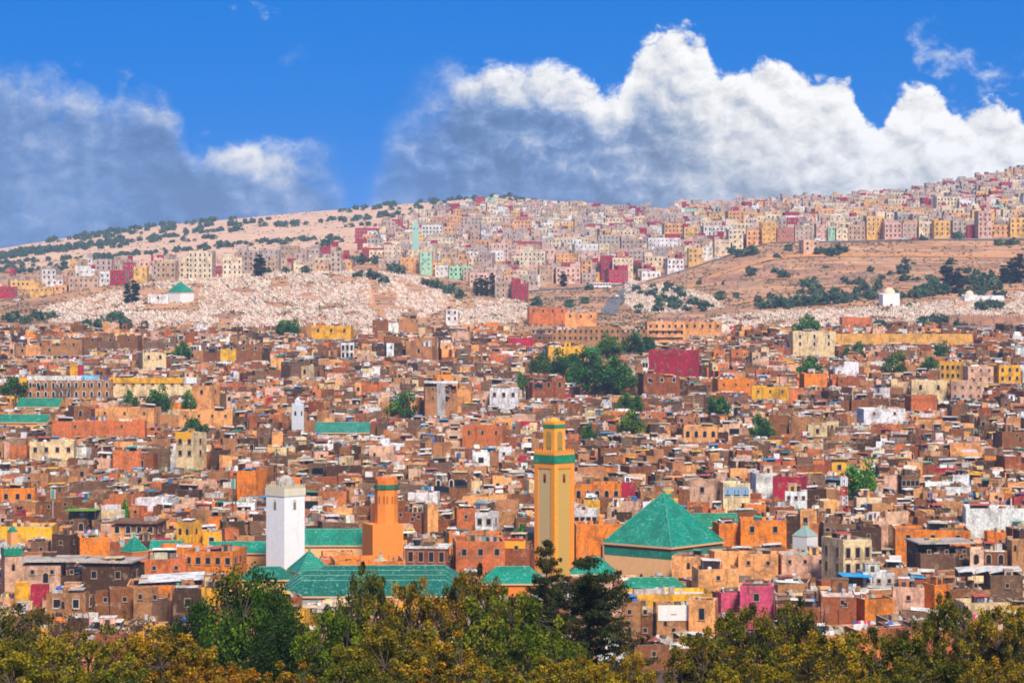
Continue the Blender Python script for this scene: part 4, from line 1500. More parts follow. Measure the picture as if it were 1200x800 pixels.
    (760, 820, 409, 444, 'crimson', 12, N0, -20, 'large crimson block house beside the park trees'),
    (748, 796, 438, 466, 'brick', 10, (3, 1, 'pale'), 8, 'brick house with white windows below the crimson block'),
    (594, 626, 396, 406, 'crimson', 8, N0, 2, 'low crimson roofed house by the barrack building'),
    (542, 594, 498, 524, 'terracotta', 10, (3, 1, 'slit'), -6, 'red brick house with three slit windows'),
    (552, 574, 530, 544, 'white', 8, (1, 1, 'big'), 5, 'small white house with a blue window'),
    (926, 978, 388, 420, 'cream', 12, (3, 2, 'parch'), 3, 'tall cream-yellow house with arched window bays'),
    (976, 1138, 392, 406, 'ochre', 6.5, N0, 2, 'long ochre wall building below the cemetery'),
    (938, 968, 437, 456, 'orange', 9, N0, 6, 'bright red-orange cube house'),
    (880, 926, 452, 470, 'yellow', 9, (3, 1, 'small'), -6, 'yellow-orange stepped terrace house'),
    (836, 882, 444, 462, 'orange', 9, (3, 1, 'small'), 6, 'orange house next to the yellow stepped terrace'),
    (1066, 1110, 446, 468, 'cream', 9, (2, 1, 'arch'), -5, 'cream house with curved rooftop arches'),
    (1100, 1132, 424, 450, 'yellow', 10, (4, 2, 'plain'), -18, 'yellow apartment house with window columns'),
    (1130, 1162, 428, 450, 'pale_pink', 10, (3, 2, 'small'), 4, 'pale pink apartment house beside the yellow ones'),
    (1160, 1194, 427, 452, 'yellow', 10, (3, 2, 'plain'), 14, 'second yellow apartment house beyond the pale pink one'),
    (1112, 1152, 447, 470, 'pale_pink', 9, (4, 2, 'small'), -6, 'pinkish house with two rows of tiny windows'),
    (996, 1046, 458, 484, 'brown', 10, N0, -14, 'large blank brown house beside white terrace'),
    (1062, 1096, 464, 484, 'terracotta', 9, N0, 6, 'orange-brown blank wall house near white terrace'),
    (1006, 1058, 477, 498, 'white', 9, (2, 1, 'small'), 5, 'long white terrace house with ragged roofline'),
    (800, 842, 499, 518, 'peach', 9, (4, 1, 'arch'), -4, 'salmon house with arched openings'),
    (1166, 1206, 502, 528, 'brown', 10, (1, 1, 'small'), 8, 'big brown block house with bare walls'),
    (946, 968, 497, 510, 'cream', 8, (1, 1, 'plain'), 0, 'small cream house amid brown roofs'),
    (974, 994, 538, 554, 'yellow', 9, (1, 1, 'plain'), -8, 'small yellow house with overhanging eave'),
    (1053, 1076, 556, 576, 'grey_brown', 9, (4, 1, 'plain'), 6, 'grey-brown house with four dark windows'),
    (618, 664, 360, 384, 'terracotta', 9, (4, 1, 'plain'), 4, 'red-brown house at the foot of the hill road'),
    (662, 700, 366, 384, 'peach', 8, (3, 1, 'plain'), -4, 'orange low house at the foot of the hill road'),
    (330, 372, 420, 446, 'grey_brown', 10, (5, 1, 'small'), -16, 'grey-brown house under dark stacked terraces'),
    (100, 165, 393, 412, 'brown', 9, (3, 1, 'plain'), -3, 'long brown house under the dark cemetery trees'),
    (20, 98, 398, 420, 'tan', 9, (4, 1, 'plain'), 3, 'wide tan house at the lower cemetery edge'),
    (436, 490, 372, 392, 'tan', 8, (4, 1, 'small'), 5, 'tan house on the rim of the cemetery'),
]

MAN_SPECS = []
for row in MAN:
    px0, px1, rt, rb, cn, H, wn, yawd, lab = row[:9]
    if wn == N0 and cn in ('brown', 'tan', 'brick', 'dark_brown', 'grey_brown'):
        wn = None
    pc = (px0 + px1) / 2
    D = row[9] if len(row) > 9 else solve_d(pc, rt, H)
    r = random.Random(hash((px0, rt)) & 0xffff)
    yaw = R(yawd)
    m = D / F
    Wt = (px1 - px0) * m
    dep = min(Wt * 0.9, 11.0)
    ww = max(2.5, (Wt - dep * abs(math.sin(yaw))) / math.cos(yaw))
    x = PX(pc, D)
    g = ground_z(x, D)
    zt = ZR(rt, D)
    h = zt - g - 0.8
    if h < 3:
        g = zt - 4; h = 3.2
    vivid = cn in ('orange', 'yellow', 'ochre', 'crimson', 'pink', 'white', 'cream', 'peach', 'pale_pink', 'terracotta')
    fc = [jit(C[cn], 0.06, r) for _ in range(4)]
    sp = house_spec(x, D, yaw, ww, dep, h, cn, r, rich=1.2, face_cols=fc, win=wn, plain=vivid, cap_h=True)
    sp['g'] = g
    sp['label'] = lab
    MAN_SPECS.append(sp)
    keep(px0, px1, rt, rb, D)
    n = max(1, int(ww // 11))
    for i in range(n):
        u = -ww / 2 + (i + 0.5) * ww / n
        FOOT.append((x + u * math.cos(yaw), D + u * math.sin(yaw), max(dep, ww / n) * 0.55))
    LANDMARKS.append((pc, rt, D, 'the ' + lab.split(' with ')[0].split(' behind ')[0].split(' below ')[0].split(' beside ')[0].split(' by ')[0]))
N_CORE_LM = len(LANDMARKS) - len(MAN)

# ---- trees inside the city claim their ground before the other houses are laid out
CITY_TREES = [   # px, row of crown centre, crown half width px, kind, tint
    (633, 428, 12, 'round', (0.8, 0.9, 0.8)), (661, 431, 17, 'round', (0.7, 0.85, 0.75)), (690, 424, 14, 'round', (0.8, 0.95, 0.7)), (701, 446, 20, 'round', (0.75, 0.9, 0.75)),
    (727, 446, 16, 'round', (0.9, 1.0, 0.7)), (712, 407, 13, 'round', (1.5, 1.35, 0.6)), (742, 404, 12, 'round', (0.7, 0.8, 0.9)), (758, 402, 10, 'round', (0.7, 0.8, 0.9)),
    (716, 438, 18, 'round', (0.85, 1.0, 0.8)), (676, 440, 13, 'round', (0.75, 0.9, 0.8)),
    (731, 471, 10, 'round', (1, 1.1, 0.8)), (745, 470, 9, 'round', (1, 1.1, 0.8)), (738, 496, 14, 'round', (1.7, 1.3, 0.4)), (690, 506, 9, 'round', (0.8, 1.0, 0.8)),
    (470, 476, 14, 'round', (1.1, 1.2, 0.8)), (842, 475, 12, 'round', (1.1, 1.2, 0.9)), (950, 431, 12, 'round', (0.9, 1.2, 0.8)), (1104, 410, 9, 'round', (0.6, 0.8, 0.6)),
    (1048, 427, 12, 'round', (1.3, 1.0, 0.6)), (1090, 426, 10, 'round', (1.2, 1.3, 0.7)), (948, 382, 12, 'round', (1.1, 1.3, 0.6)), (1010, 561, 17, 'round', (1.3, 1.6, 0.5)),
    (1005, 408, 7, 'round', (0.7, 0.9, 0.7)), (993, 411, 6, 'round', (0.7, 0.9, 0.7)), (215, 411, 10, 'round', (0.6, 0.9, 0.6)), (343, 384, 10, 'round', (0.8, 1.0, 0.6)),
    (330, 383, 7, 'round', (0.8, 1.0, 0.6)), (17, 453, 12, 'round', (0.8, 0.9, 0.6)), (153, 467, 9, 'round', (0.7, 0.9, 0.7)), (187, 470, 14, 'round', (0.8, 1.0, 0.7)),
    (221, 467, 8, 'round', (0.9, 1.1, 0.7)), (228, 501, 12, 'round', (0.8, 0.9, 0.7)), (611, 444, 7, 'round', (0.8, 1.0, 0.7)), (612, 625, 9, 'round', (0.8, 2.2, 0.3)),
    (893, 500, 12, 'round', (0.7, 1.0, 0.8)), (85, 594, 5, 'round', (0.9, 1.9, 0.5)), (147, 590, 5, 'round', (0.7, 1.6, 0.7)),
]
CT = []
for px, rw, hw, kind, tint in CITY_TREES:
    D = solve_d(px, rw, 8.0)
    x = PX(px, D)
    if hw > 11:
        hw *= 1.12
    CT.append((px, rw, hw, kind, tint, D, x))
    FOOT.append((x, D, 0.75 * hw * D / F))
    keep(px - hw * 0.9, px + hw * 0.9, rw - hw, rw + hw * 0.9, D)

KEEP_A = np.array(KEEP)
FOOT_A = np.array(FOOT)

MED = []


def lay_medina():
    r = random.Random(21)
    y = 455.0
    while y < 1330:
        pitch = 8.2 if y < 900 else 9.6
        half = 0.195 * y + 25
        x = -half + r.uniform(0, 8)
        while x < half:
            w = r.uniform(5.0, 11.5)
            d = r.uniform(5.0, 9.5)
            long = r.random() < 0.09
            if long:
                w = r.uniform(13, 22)
            cx = x + w / 2 + r.uniform(-1.0, 1.0)
            cy = y + r.uniform(-4.5, 4.5)
            x += w + (r.uniform(-0.3, 1.2) if r.random() < 0.85 else r.uniform(2, 5))
            yaw = 0.55 * mnoise.noise(Vector((cx / 70, cy / 70, 3))) + r.uniform(-0.09, 0.09)
            if r.random() < 0.12 and not long:
                yaw += r.uniform(-0.5, 0.5)
            cn = r.choices(WN, WW)[0]
            q = r.random()
            h = r.uniform(5.0, 6.1) if q < 0.72 else (r.uniform(6.0, 7.3) if q < 0.955 else r.uniform(7.3, 9.5))
            h += 1.2 * mnoise.noise(Vector((cx / 45, cy / 45, 8)))
            D = cy
            # edges of the quarter: cemetery and slopes start behind
            lim = 1312 + 12 * mnoise.noise(Vector((cx / 60, 0, 1)))
            if cy > lim:
                continue
            rad = max(w, d) * 0.5
            dd = np.hypot(FOOT_A[:, 0] - cx, FOOT_A[:, 1] - cy)
            if np.any(dd < (FOOT_A[:, 2] + rad) * 0.86):
                continue
            g = ground_z(cx, cy)
            p0, p1 = px_of(cx - w * 0.6, cy), px_of(cx + w * 0.6, cy)
            # never wall off a named thing behind
            m = (KEEP_A[:, 4] > cy) & (KEEP_A[:, 0] < p1) & (KEEP_A[:, 1] > p0)
            hmax = 99.0
            if np.any(m):
                lowest = KEEP_A[m][:, 3].max()
                # only those whose rows are really above: allow a little overlap at the foot
                hmax = ZR(lowest - 3, cy) - g
            extra = 4.0
            if h > hmax - extra:
                h2 = hmax - 1.3
                if h2 < 2.6:
                    continue
                h = min(h, h2)
                plain = True
            else:
                plain = False
            pcn = px_of(cx, cy)
            if cn in ('orange', 'terracotta', 'peach', 'yellow') and 590 < cy < 900 and (415 < pcn < 482 or 615 < pcn < 684):
                cn = 'grey_brown'      # plain walls stand behind the coloured minarets
            rr = random.Random(r.random())
            sp = house_spec(cx, cy, yaw, w, d, h, cn, rr, rich=(0.8 if cy > 950 else 1.0), cap_h=plain)
            if plain:
                sp['extras'] = [e for e in sp['extras'] if e[3] + (e[6] if e[0] in ('stair_head', 'clutter', 'canopy') else 0.4) < h + 1.5]
            MED.append(sp)
        y += pitch * r.uniform(0.85, 1.0)


lay_medina()


# ---- which houses show largest: sweep front to back and count uncovered pixels
def visible_area(specs, blockers=()):
    cover = np.full(1400, 800.0)      # lowest row still open, columns -100..1300
    for p0, p1, rt in blockers:
        a, b = int(max(0, p0 + 100)), int(min(1400, p1 + 100))
        cover[a:b] = np.minimum(cover[a:b], rt)
    for sp in sorted(specs, key=lambda s: s['y']):
        D = sp['y']
        half = (sp['w'] * abs(math.cos(sp['yaw'])) + sp['d'] * abs(math.sin(sp['yaw']))) / 2 / D * F
        pc = px_of(sp['x'], D)
        rt = row_of(sp['g'] + sp['vols'][0][5] + sp['vols'][0][7], D)
        a, b = int(max(100, pc - half + 100)), int(min(1300, pc + half + 100))
        if b <= a:
            sp['vis'] = 0
            continue
        seg = cover[a:b]
        sp['vis'] = float(np.clip(seg - rt, 0, 60).sum())
        cover[a:b] = np.minimum(seg, rt)


TREE_LINE = [(0, 60, 712), (60, 180, 735), (180, 380, 690), (380, 620, 690), (620, 735, 660), (735, 790, 790), (790, 880, 735), (880, 1010, 728), (1010, 1080, 745), (1080, 1200, 715)]
visible_area(MED + MAN_SPECS, TREE_LINE)

LM_CORE = LANDMARKS
COLOUR_WORD = dict(ochre='ochre', brown='brown plaster', grey_brown='grey-brown plaster', brick='brick-red', tan='tan plaster', dark_brown='dark brown', terracotta='terracotta', peach='peach',
                   orange='orange', pale_pink='pale pink', white='white', cream='cream', yellow='yellow', crimson='crimson', mauve='mauve-grey', mint='mint green', grey='grey', pink='pink')


def describe(sp, noun, used):
    """how it looks, then which named neighbour it stands by"""
    ex = [e[0] for e in sp['extras']]
    size = 'tall' if sp['h'] > 10.5 else ('low' if sp['h'] < 6 else '')
    feats = []
    if len(sp['vols']) > 3: feats.append('many stepped wings')
    elif len(sp['vols']) > 1: feats.append('stepped wing')
    if 'washing' in ex: feats.append('rooftop washing')
    if 'canopy' in ex: feats.append('rooftop sheet canopy')
    if 'tank' in ex: feats.append('water tank')
    if 'stair_head' in ex: feats.append('roof stair head')
    nd = ex.count('dish')
    if nd >= 2: feats.append('several satellite dishes')
    elif nd == 1: feats.append('one satellite dish')
    if not sp['wins']: feats.append('blank walls')
    f = ' with ' + feats[0] if feats else ' with bare flat roof'
    if len(feats) > 1:
        f += ' and ' + feats[1]
    pc, D = px_of(sp['x'], sp['y']), sp['y']
    best = sorted(LM_CORE, key=lambda l: math.hypot(PX(l[0], l[2]) - sp['x'], (l[2] - D)))[:3]
    for l in best:
        dy = D - l[2]
        dx = abs(PX(l[0], l[2]) - sp['x'])
        rel = 'beside' if dx > abs(dy) else ('behind' if dy > 0 else 'in front of')
        lab = (size + ' ' if size else '') + COLOUR_WORD[sp['colname']] + ' ' + noun + f
        words = lab.split()
        tail = (rel + ' ' + l[3]).split()
        lab = ' '.join(words + tail)
        if len(lab.split()) > 16:
            lab = ' '.join(((size + ' ' if size else '') + COLOUR_WORD[sp['colname']] + ' ' + noun + (' with ' + feats[0] if feats else '')).split() + tail)
        if len(lab.split()) > 16:
            lab = ' '.join(lab.split()[:16])
        if lab not in used:
            break
    used.add(lab)
    return lab


USED = set()


def slab_part(name, t, x0, x1, y0, y1, z0, z1, col, mat='plaster'):
    mb = MB()
    mb.box(x0, x1, y0, y1, z0, z1, col, mat, bottom=True)
    return part(name, mb, t)


def dress(sp, t):
    """the features that make single houses recognisable"""
    l, w, d, h = sp['label'], sp['w'] / 2, sp['d'] / 2, sp['h']
    top = h + sp['vols'][0][7]
    if 'green tiled crown' in l:
        slab_part('tile_crown', t, -w - 0.15, w + 0.15, -d - 0.15, d + 0.15, top + 0.002, top + 1.4, (0.006, 0.26, 0.15), 'glazed_green_tile')
        mb = MB(); merlons(mb, min(w, d), top + 1.4, 0.35, 0.7, 0.6, (0.45, 0.40, 0.33)); part('merlons', mb, t)
    elif 'green corrugated' in l:
        mb = MB(); canopy(mb, 1.5, 0, top - 0.8, w * 2.6, d * 1.6, 2.3, (0.14, 0.34, 0.04), 0.02); part('corrugated_roof', mb, t)
    elif 'eaved' in l:
        slab_part('eave', t, -w - 0.5, w + 0.5, -d - 0.8, d + 0.4, top, top + 0.35, (0.22, 0.10, 0.06))
    elif 'white sheet roof' in l:
        mb = MB(); canopy(mb, w * 0.15, 0, top - 1.0, w * 1.7, d * 2.2, 1.6, (0.78, 0.77, 0.76), 0.05); part('sheet_roof', mb, t)
    elif 'large white panel' in l:
        slab_part('white_panel', t, -w + 0.2, w - 0.2, -d - 0.09, -d, h - 2.4, h + 0.3, (0.80, 0.78, 0.72), 'limewash')
    elif 'yellow painted parapet' in l or 'yellow parapet' in l:
        slab_part('painted_parapet', t, -w - 0.05, w * 0.7, -d - 0.05, -d + 0.35, h - 0.9, top + 0.3, C['yellow'], 'limewash')
        if 'brick' in l:
            slab_part('red_cloth_awning', t, -w - 0.3, w * 0.6, -d - 0.2, d * 0.3, top + 0.3, top + 0.5, (0.6, 0.06, 0.06), 'cloth')
    elif 'blue glazed' in l:
        for k in range(7):
            slab_part('glazed_pane', t, -w + 0.3 + k * (2 * w - 0.6) / 7, -w + 0.15 + (k + 1) * (2 * w - 0.6) / 7, -d - 0.12, -d, h - 1.7, h + 0.2, (0.22, 0.38, 0.55), 'painted')
    elif 'blue sheet' in l:
        mb = MB(); canopy(mb, 0, -0.3, top - 1.1, w * 1.9, d * 1.9, 1.4, (0.01, 0.36, 0.72), -0.04); part('blue_sheet', mb, t)
    elif 'arcaded school' in l:
        slab_part('end_pavilion', t, -w - 0.3, -w + 2.6, -d - 0.2, d, -6, top + 0.6, C['yellow'])
        slab_part('roof_screen', t, -w + 2.7, w * 0.35, -d + 0.5, -d + 0.8, top, top + 1.6, (0.74, 0.72, 0.68))
        slab_part('blue_roof_screen', t, w * 0.36, w * 0.75, -d + 0.5, -d + 0.8, top, top + 1.8, (0.25, 0.52, 0.72))
    elif 'yellow upper gallery' in l:
        slab_part('yellow_gallery', t, -w, w * 0.7, -d - 0.3, -d, h - 1.1, top + 0.2, C['yellow'])
        slab_part('white_screen', t, w * 0.71, w, -d - 0.25, -d, h - 1.2, top + 0.3, C['white'])
    elif 'white sheeting' in l:
        for k in range(4):
            mb = MB(); canopy(mb, -w + (k + 0.5) * w / 2, rng.uniform(-1, 1), h, w * 0.55, d * 1.3, rng.uniform(1.0, 2.0), (0.74, 0.72, 0.68), rng.uniform(-0.25, 0.25)); part('white_sheet', mb, t)
    elif 'white roof and grey' in l:
        slab_part('white_roof_edge', t, -w - 0.2, w + 0.2, -d - 0.25, d * 0.5, top, top + 0.5, C['white'])
        slab_part('grey_bay', t, -1.4, 1.4, -d - 0.25, -d, -3, top - 0.05, C['grey'])
    elif 'white coping' in l:
        slab_part('white_coping', t, -w - 0.25, w + 0.25, -d - 0.3, d, top, top + 0.35, (0.75, 0.72, 0.68))
    elif 'drainpipes' in l:
        for k in (-0.6, -0.15, 0.2, 0.55):
            slab_part('drainpipe', t, w * k - 0.08, w * k + 0.08, -d - 0.16, -d, 0, h - 2.2, (0.08, 0.05, 0.04), 'painted')
    elif 'projecting roof slab' in l or 'flat grey slab' in l or 'long slab terrace' in l:
        slab_part('roof_slab', t, -w - 0.5, w + 0.5, -d - 0.7, d, top, top + 0.28, (0.52, 0.44, 0.38))
    elif 'overhanging eave' in l:
        slab_part('eave', t, -w - 0.5, w + 0.5, -d - 0.8, d, top, top + 0.3, (0.6, 0.45, 0.3))
    elif 'balconied' in l:
        for k in range(2):
            slab_part('balcony', t, -w * 0.9, w * 0.9, -d - 1.2, -d, h - 3.2 - 3.1 * k, h - 2.3 - 3.1 * k, (0.80, 0.42, 0.2))


for sp in MAN_SPECS:
    dress(sp, house_thing(sp, 'house', sp['label'], 'house', 'medina houses'))
    USED.add(sp['label'])
N_THING = max(0, 305 - len(MAN_SPECS))
MED.sort(key=lambda s: -s['vis'])
CHOSEN = MED[:N_THING]
for sp in CHOSEN:
    house_thing(sp, 'house', describe(sp, 'house', USED), 'house', 'medina houses')
mb = MB()
for sp in MED[N_THING:]:
    house_stuff(mb, sp, far=sp['y'] > 1000)
o = link('medina_houses', mb.mesh('medina_houses'))
o['kind'] = 'stuff'
o['label'] = 'dense mass of smaller flat-roofed medina houses'
o['category'] = 'houses'
print('medina houses', len(MED), 'faces', len(mb.f))


# ------------------------------------------------------------------ roads and tracks on the slopes
def ground_d(px, row, lo=1330.0, hi=3400.0):
    D = lo
    while D < hi:
        if row_of(ground_z(PX(px, D), D), D) <= row:
            return D
        D += 5.0
    return hi


def strip(name, pts, width, mat_name):
    """a road laid on the ground along picture points (px, distance)"""
    P = []
    for (a, b) in zip(pts[:-1], pts[1:]):
        for k in range(12):
            f = k / 12
            D = a[1] + (b[1] - a[1]) * f
            x = PX(a[0], a[1]) + (PX(b[0], b[1]) - PX(a[0], a[1])) * f
            P.append(Vector((x, D, 0)))
    v = []
    for i, p in enumerate(P):
        d = (P[min(i + 1, len(P) - 1)] - P[max(i - 1, 0)]).normalized()
        n = Vector((-d.y, d.x, 0))
        for s in (-1.0, -0.33, 0.33, 1.0):
            q = p + n * (s * width / 2)
            v.append((q.x, q.y, ground_z(q.x, q.y) + 0.35))
    f = [(i * 4 + k, i * 4 + k + 1, (i + 1) * 4 + k + 1, (i + 1) * 4 + k) for i in range(len(P) - 1) for k in range(3)]
    me = bpy.data.meshes.new(name)
    me.from_pydata(v, [], f)
    me.materials.append(MATS[mat_name])
    o = link(name, me)
    o['kind'] = 'structure'


mat_plain('asphalt', (0.17, 0.16, 0.165), 0.85, 0, 0.2)
mat_plain('track_dirt', (0.60, 0.27, 0.10), 0.95, 0, 0.15)
strip('hill_road', [(712, 1560), (719, 1640), (730, 1730), (742, 1830)], 9, 'asphalt')
strip('hill_road', [(742, 1832), (850, 1848), (980, 1846), (1100, 1842), (1230, 1838)], 9, 'asphalt')
strip('hill_road', [(600, 1770), (680, 1800), (742, 1832)], 8, 'asphalt')
strip('dirt_track', [(800, 1735), (850, 1775), (930, 1792), (1010, 1790), (1090, 1780), (1220, 1772)], 9, 'track_dirt')
strip('dirt_track', [(860, 1600), (920, 1650), (1000, 1665), (1080, 1640), (1210, 1625)], 5, 'track_dirt')
strip('dirt_track', [(830, 1700), (900, 1720), (990, 1728), (1100, 1712), (1215, 1700)], 4, 'track_dirt')
strip('dirt_track', [(455, 1450), (452, 1500), (438, 1560), (430, 1640)], 5, 'track_dirt')


# ------------------------------------------------------------------ hillside apartment quarter
HW = [('cream', 24), ('pale_pink', 16), ('mauve', 17), ('tan', 16), ('peach', 12), ('yellow', 5), ('crimson', 9), ('white', 9), ('grey', 10), ('mint', 1.5), ('terracotta', 4)]
HN = [a for a, _ in HW]; HWW = [b for _, b in HW]
HC = dict(cream=(0.76, 0.61, 0.42), pale_pink=(0.70, 0.44, 0.36), mauve=(0.50, 0.38, 0.33), tan=(0.52, 0.36, 0.25), peach=(0.74, 0.38, 0.17), yellow=(0.76, 0.45, 0.14),
          crimson=(0.40, 0.025, 0.065), white=(0.75, 0.73, 0.72), grey=(0.44, 0.38, 0.35), mint=(0.36, 0.66, 0.46), terracotta=(0.50, 0.19, 0.13))


def hill_spec(x, y, w, d, h, cn, yaw, r, floors=None):
    col = HC[cn]
    sp = dict(x=x, y=y, g=ground_z(x, y), yaw=yaw, w=w, d=d, h=h, col=col, colname=cn, vols=[], wins=[], extras=[], door=None, roofc=jit((0.5, 0.42, 0.38), 0.15, r))
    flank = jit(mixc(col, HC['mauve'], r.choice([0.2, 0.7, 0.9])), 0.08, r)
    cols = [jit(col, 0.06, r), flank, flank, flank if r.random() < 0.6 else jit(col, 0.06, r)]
    cap = jit(mixc(col, (0.7, 0.62, 0.58), 0.5), 0.1, r)
    sp['vols'].append((-w / 2, w / 2, -d / 2, d / 2, -8, h, cols, r.uniform(0.5, 1.1), cap, sp['roofc']))
    if r.random() < 0.55:
        f = r.uniform(0.3, 0.6)
        a = (-w / 2 + 0.02, -w / 2 + w * f) if r.random() < 0.5 else (w / 2 - w * f, w / 2 - 0.02)
        c2 = [jit(r.choice([col, HC['crimson'], HC['mauve'], HC['cream']] if r.random() < 0.4 else [col, HC['mauve']]), 0.08, r)] * 4
        sp['vols'].append((a[0], a[1], -d / 2 + r.uniform(0.02, d * 0.4), d / 2 - 0.02, h - 0.3, h + r.uniform(2.4, 3.2), c2, 0.5, cap, sp['roofc']))
        sp['upper'] = 3
    fl = max(1, int(h / 3.1))
    n = max(2, int(w / 2.7))
    kind = r.choice(['plain', 'plain', 'parch', 'small', 'pale'])
    for j in range(fl):
        zz = h - 0.75 - WKIND[kind][2] - j * 3.1
        if zz < 0.3:
            break
        for i in range(n):
            if r.random() < 0.93:
                sp['wins'].append((kind, -w / 2 + (i + 0.5) * w / n, -d / 2, zz, 0))
        n2 = r.choice([0, 0, 1, 2])
        for sgn in (1, 3):
            for i in range(n2):
                sp['wins'].append((kind, w / 2 if sgn == 1 else -w / 2, -d / 2 + (i + 0.5) * d / n2, zz, sgn))
    for _ in range(r.choice([0, 1, 1, 2])):
        sp['extras'].append(('dish', r.uniform(-w / 3, w / 3), r.uniform(-d / 3, d / 3), h + 0.9))
    if r.random() < 0.25:
        sp['extras'].append(('tank', r.uniform(-w / 3, w / 3), r.uniform(-d / 3, d / 3), h, r.randrange(3)))
    return sp


HILL = []
HFOOT = []


def hill_add(px, D, w, d, h, cn, r, yaw=None, fix=False):
    x = PX(px, D)
    sp = hill_spec(x, D, w, d, h, cn, r.uniform(-0.35, 0.35) if yaw is None else yaw, r)
    HILL.append(sp)
    return sp


def lay_hill():
    r = random.Random(5)
    # the blocks one can pick out, (px0, px1, row_top, row_base, colour)
    named = [(0, 20, 336, 349, 'crimson'), (35, 64, 336, 350, 'yellow'), (64, 80, 337, 346, 'peach'), (80, 117, 324, 341, 'tan'), (117, 131, 318, 334, 'white'), (130, 150, 317, 333, 'crimson'),
             (145, 159, 308, 326, 'crimson'), (157, 174, 312, 333, 'yellow'), (184, 208, 306, 331, 'tan'), (178, 206, 298, 311, 'crimson'), (210, 224, 300, 326, 'cream'), (222, 252, 294, 327, 'cream'),
             (240, 262, 312, 324, 'crimson'), (260, 284, 302, 326, 'cream'), (279, 305, 293, 322, 'mauve'), (304, 329, 292, 320, 'grey'), (329, 351, 288, 318, 'tan'), (350, 376, 291, 314, 'mauve'),
             (375, 396, 288, 309, 'crimson'), (0, 34, 324, 338, 'tan'), (40, 72, 317, 330, 'tan'),
             (418, 447, 279, 296, 'crimson'), (449, 470, 288, 312, 'cream'), (468, 492, 302, 318, 'peach'), (491, 506, 295, 322, 'mint'), (506, 530, 308, 324, 'yellow'), (494, 520, 264, 286, 'white'), (505, 523, 257, 270, 'crimson'),
             (523, 540, 253, 276, 'peach'), (538, 565, 254, 276, 'mauve'), (579, 600, 329, 350, 'tan'), (599, 620, 332, 352, 'crimson'), (600, 628, 316, 334, 'cream'), (655, 675, 307, 324, 'crimson'), (680, 694, 304, 328, 'peach'),
             (703, 720, 300, 328, 'crimson'), (716, 742, 302, 328, 'cream'), (700, 726, 275, 302, 'grey'), (726, 758, 280, 304, 'mauve'), (754, 776, 300, 320, 'cream'), (741, 758, 298, 312, 'crimson'), (750, 774, 318, 327, 'white'),
             (776, 800, 262, 292, 'peach'), (800, 818, 266, 290, 'yellow')]
    for a, b, rt, rb, cn in named:
        D = ground_d((a + b) / 2, rb, 1690)
        pc = (a + b) / 2
        w = (b - a) * D / F * 0.93
        h = ZR(rt, D) - ground_z(PX(pc, D), D) - 0.8
        hill_add(pc, D, w, min(w, 11), max(4, h), cn, r, r.uniform(-0.12, 0.12))['named'] = True
    # the street front along the ridge road, then row upon row behind it
    px = 806.0
    seq = ['yellow', 'white', 'cream', 'cream', 'peach', 'yellow', 'terracotta', 'mauve', 'pale_pink', 'mint', 'cream', 'tan', 'yellow', 'pale_pink', 'mauve', 'cream', 'yellow', 'mauve', 'crimson', 'pale_pink', 'peach', 'yellow', 'pale_pink', 'tan', 'cream', 'yellow', 'white', 'peach', 'cream']
    i = 0
    while px < 1225:
        wpx = r.uniform(12, 22) if seq[i % len(seq)] != 'mint' else 8.0
        D = 1862 + r.uniform(-3, 12)
        hpx = r.choice([r.uniform(12, 20), r.uniform(18, 30)])
        w = wpx * D / F
        hill_add(px + wpx / 2, D, w * 0.98, r.uniform(9, 12), hpx * D / F, seq[i % len(seq)], r, r.uniform(-0.10, 0.10))
        px += wpx + r.choice([0, 0, 0.5, 3])
        i += 1
    # larger blocks that stand out of the quarter
    for k in range(46):
        pcx = r.uniform(800, 1215) if k < 34 else r.uniform(470, 800)
        Dk = r.uniform(1890, 2500) if k < 34 else r.uniform(1900, 2300)
        hill_add(pcx, Dk, r.uniform(13, 25), r.uniform(10, 13), r.uniform(9, 15), r.choice(['cream', 'cream', 'white', 'pale_pink', 'tan', 'peach', 'mauve', 'yellow']), r, r.uniform(-0.2, 0.2))
    y = 1725.0
    while y < 3150:
        half = 0.195 * y + 20
        x = -half
        while x < half:
            pc = px_of(x, y)
            w, d = (r.uniform(6.5, 11) if r.random() < 0.7 else r.uniform(11, 19)), r.uniform(7, 11)
            x += w + (r.uniform(0, 1.5) if r.random() < 0.8 else r.uniform(3, 12))
            cy = y + r.uniform(-4, 4)
            cx = x - w / 2
            pc = px_of(cx, cy)
            # where the quarter stands
            if pc > 795:
                if cy < 1880:
                    continue
                ok = True
            elif pc > 560:
                ok = cy > 1780 + (70 if pc > 640 else 0) and cy < 2950 - (pc - 560) * 0.3 and r.random() < 0.93
            elif pc > 430:
                ok = cy > 1830 + (560 - pc) * 0.6 and cy < 2380 + (pc - 430) * 4 and r.random() < 0.85
            else:
                ok = (1740 < cy < 1930) and r.random() < 0.36 and pc < 405
            if not ok:
                continue
            far = (cy - 1800) / 1300
            big = 0.7 if pc > 900 else 0.3
            h = r.uniform(4.5, 8.5) if r.random() > big * 0.45 else r.uniform(8.5, 13)
            cn = r.choices(HN, HWW)[0]
            if any((abs(s['x'] - cx) < (s['w'] + w) * 0.48 and abs(s['y'] - cy) < (s['d'] + d) * 0.48) for s in HILL[-140:]) or \
               any((abs(s['x'] - cx) < (s['w'] + w) * 0.5 and abs(s['y'] - cy) < (s['d'] + d) * 0.5) for s in HILL[:136]):
                continue
            # keep the low front blocks in view
            hill_add(pc, cy, w, d, h, cn, r, 0.45 * mnoise.noise(Vector((cx / 90, cy / 90, 2))) + r.uniform(-0.1, 0.1))
        y += 14.5 if y < 2200 else 19


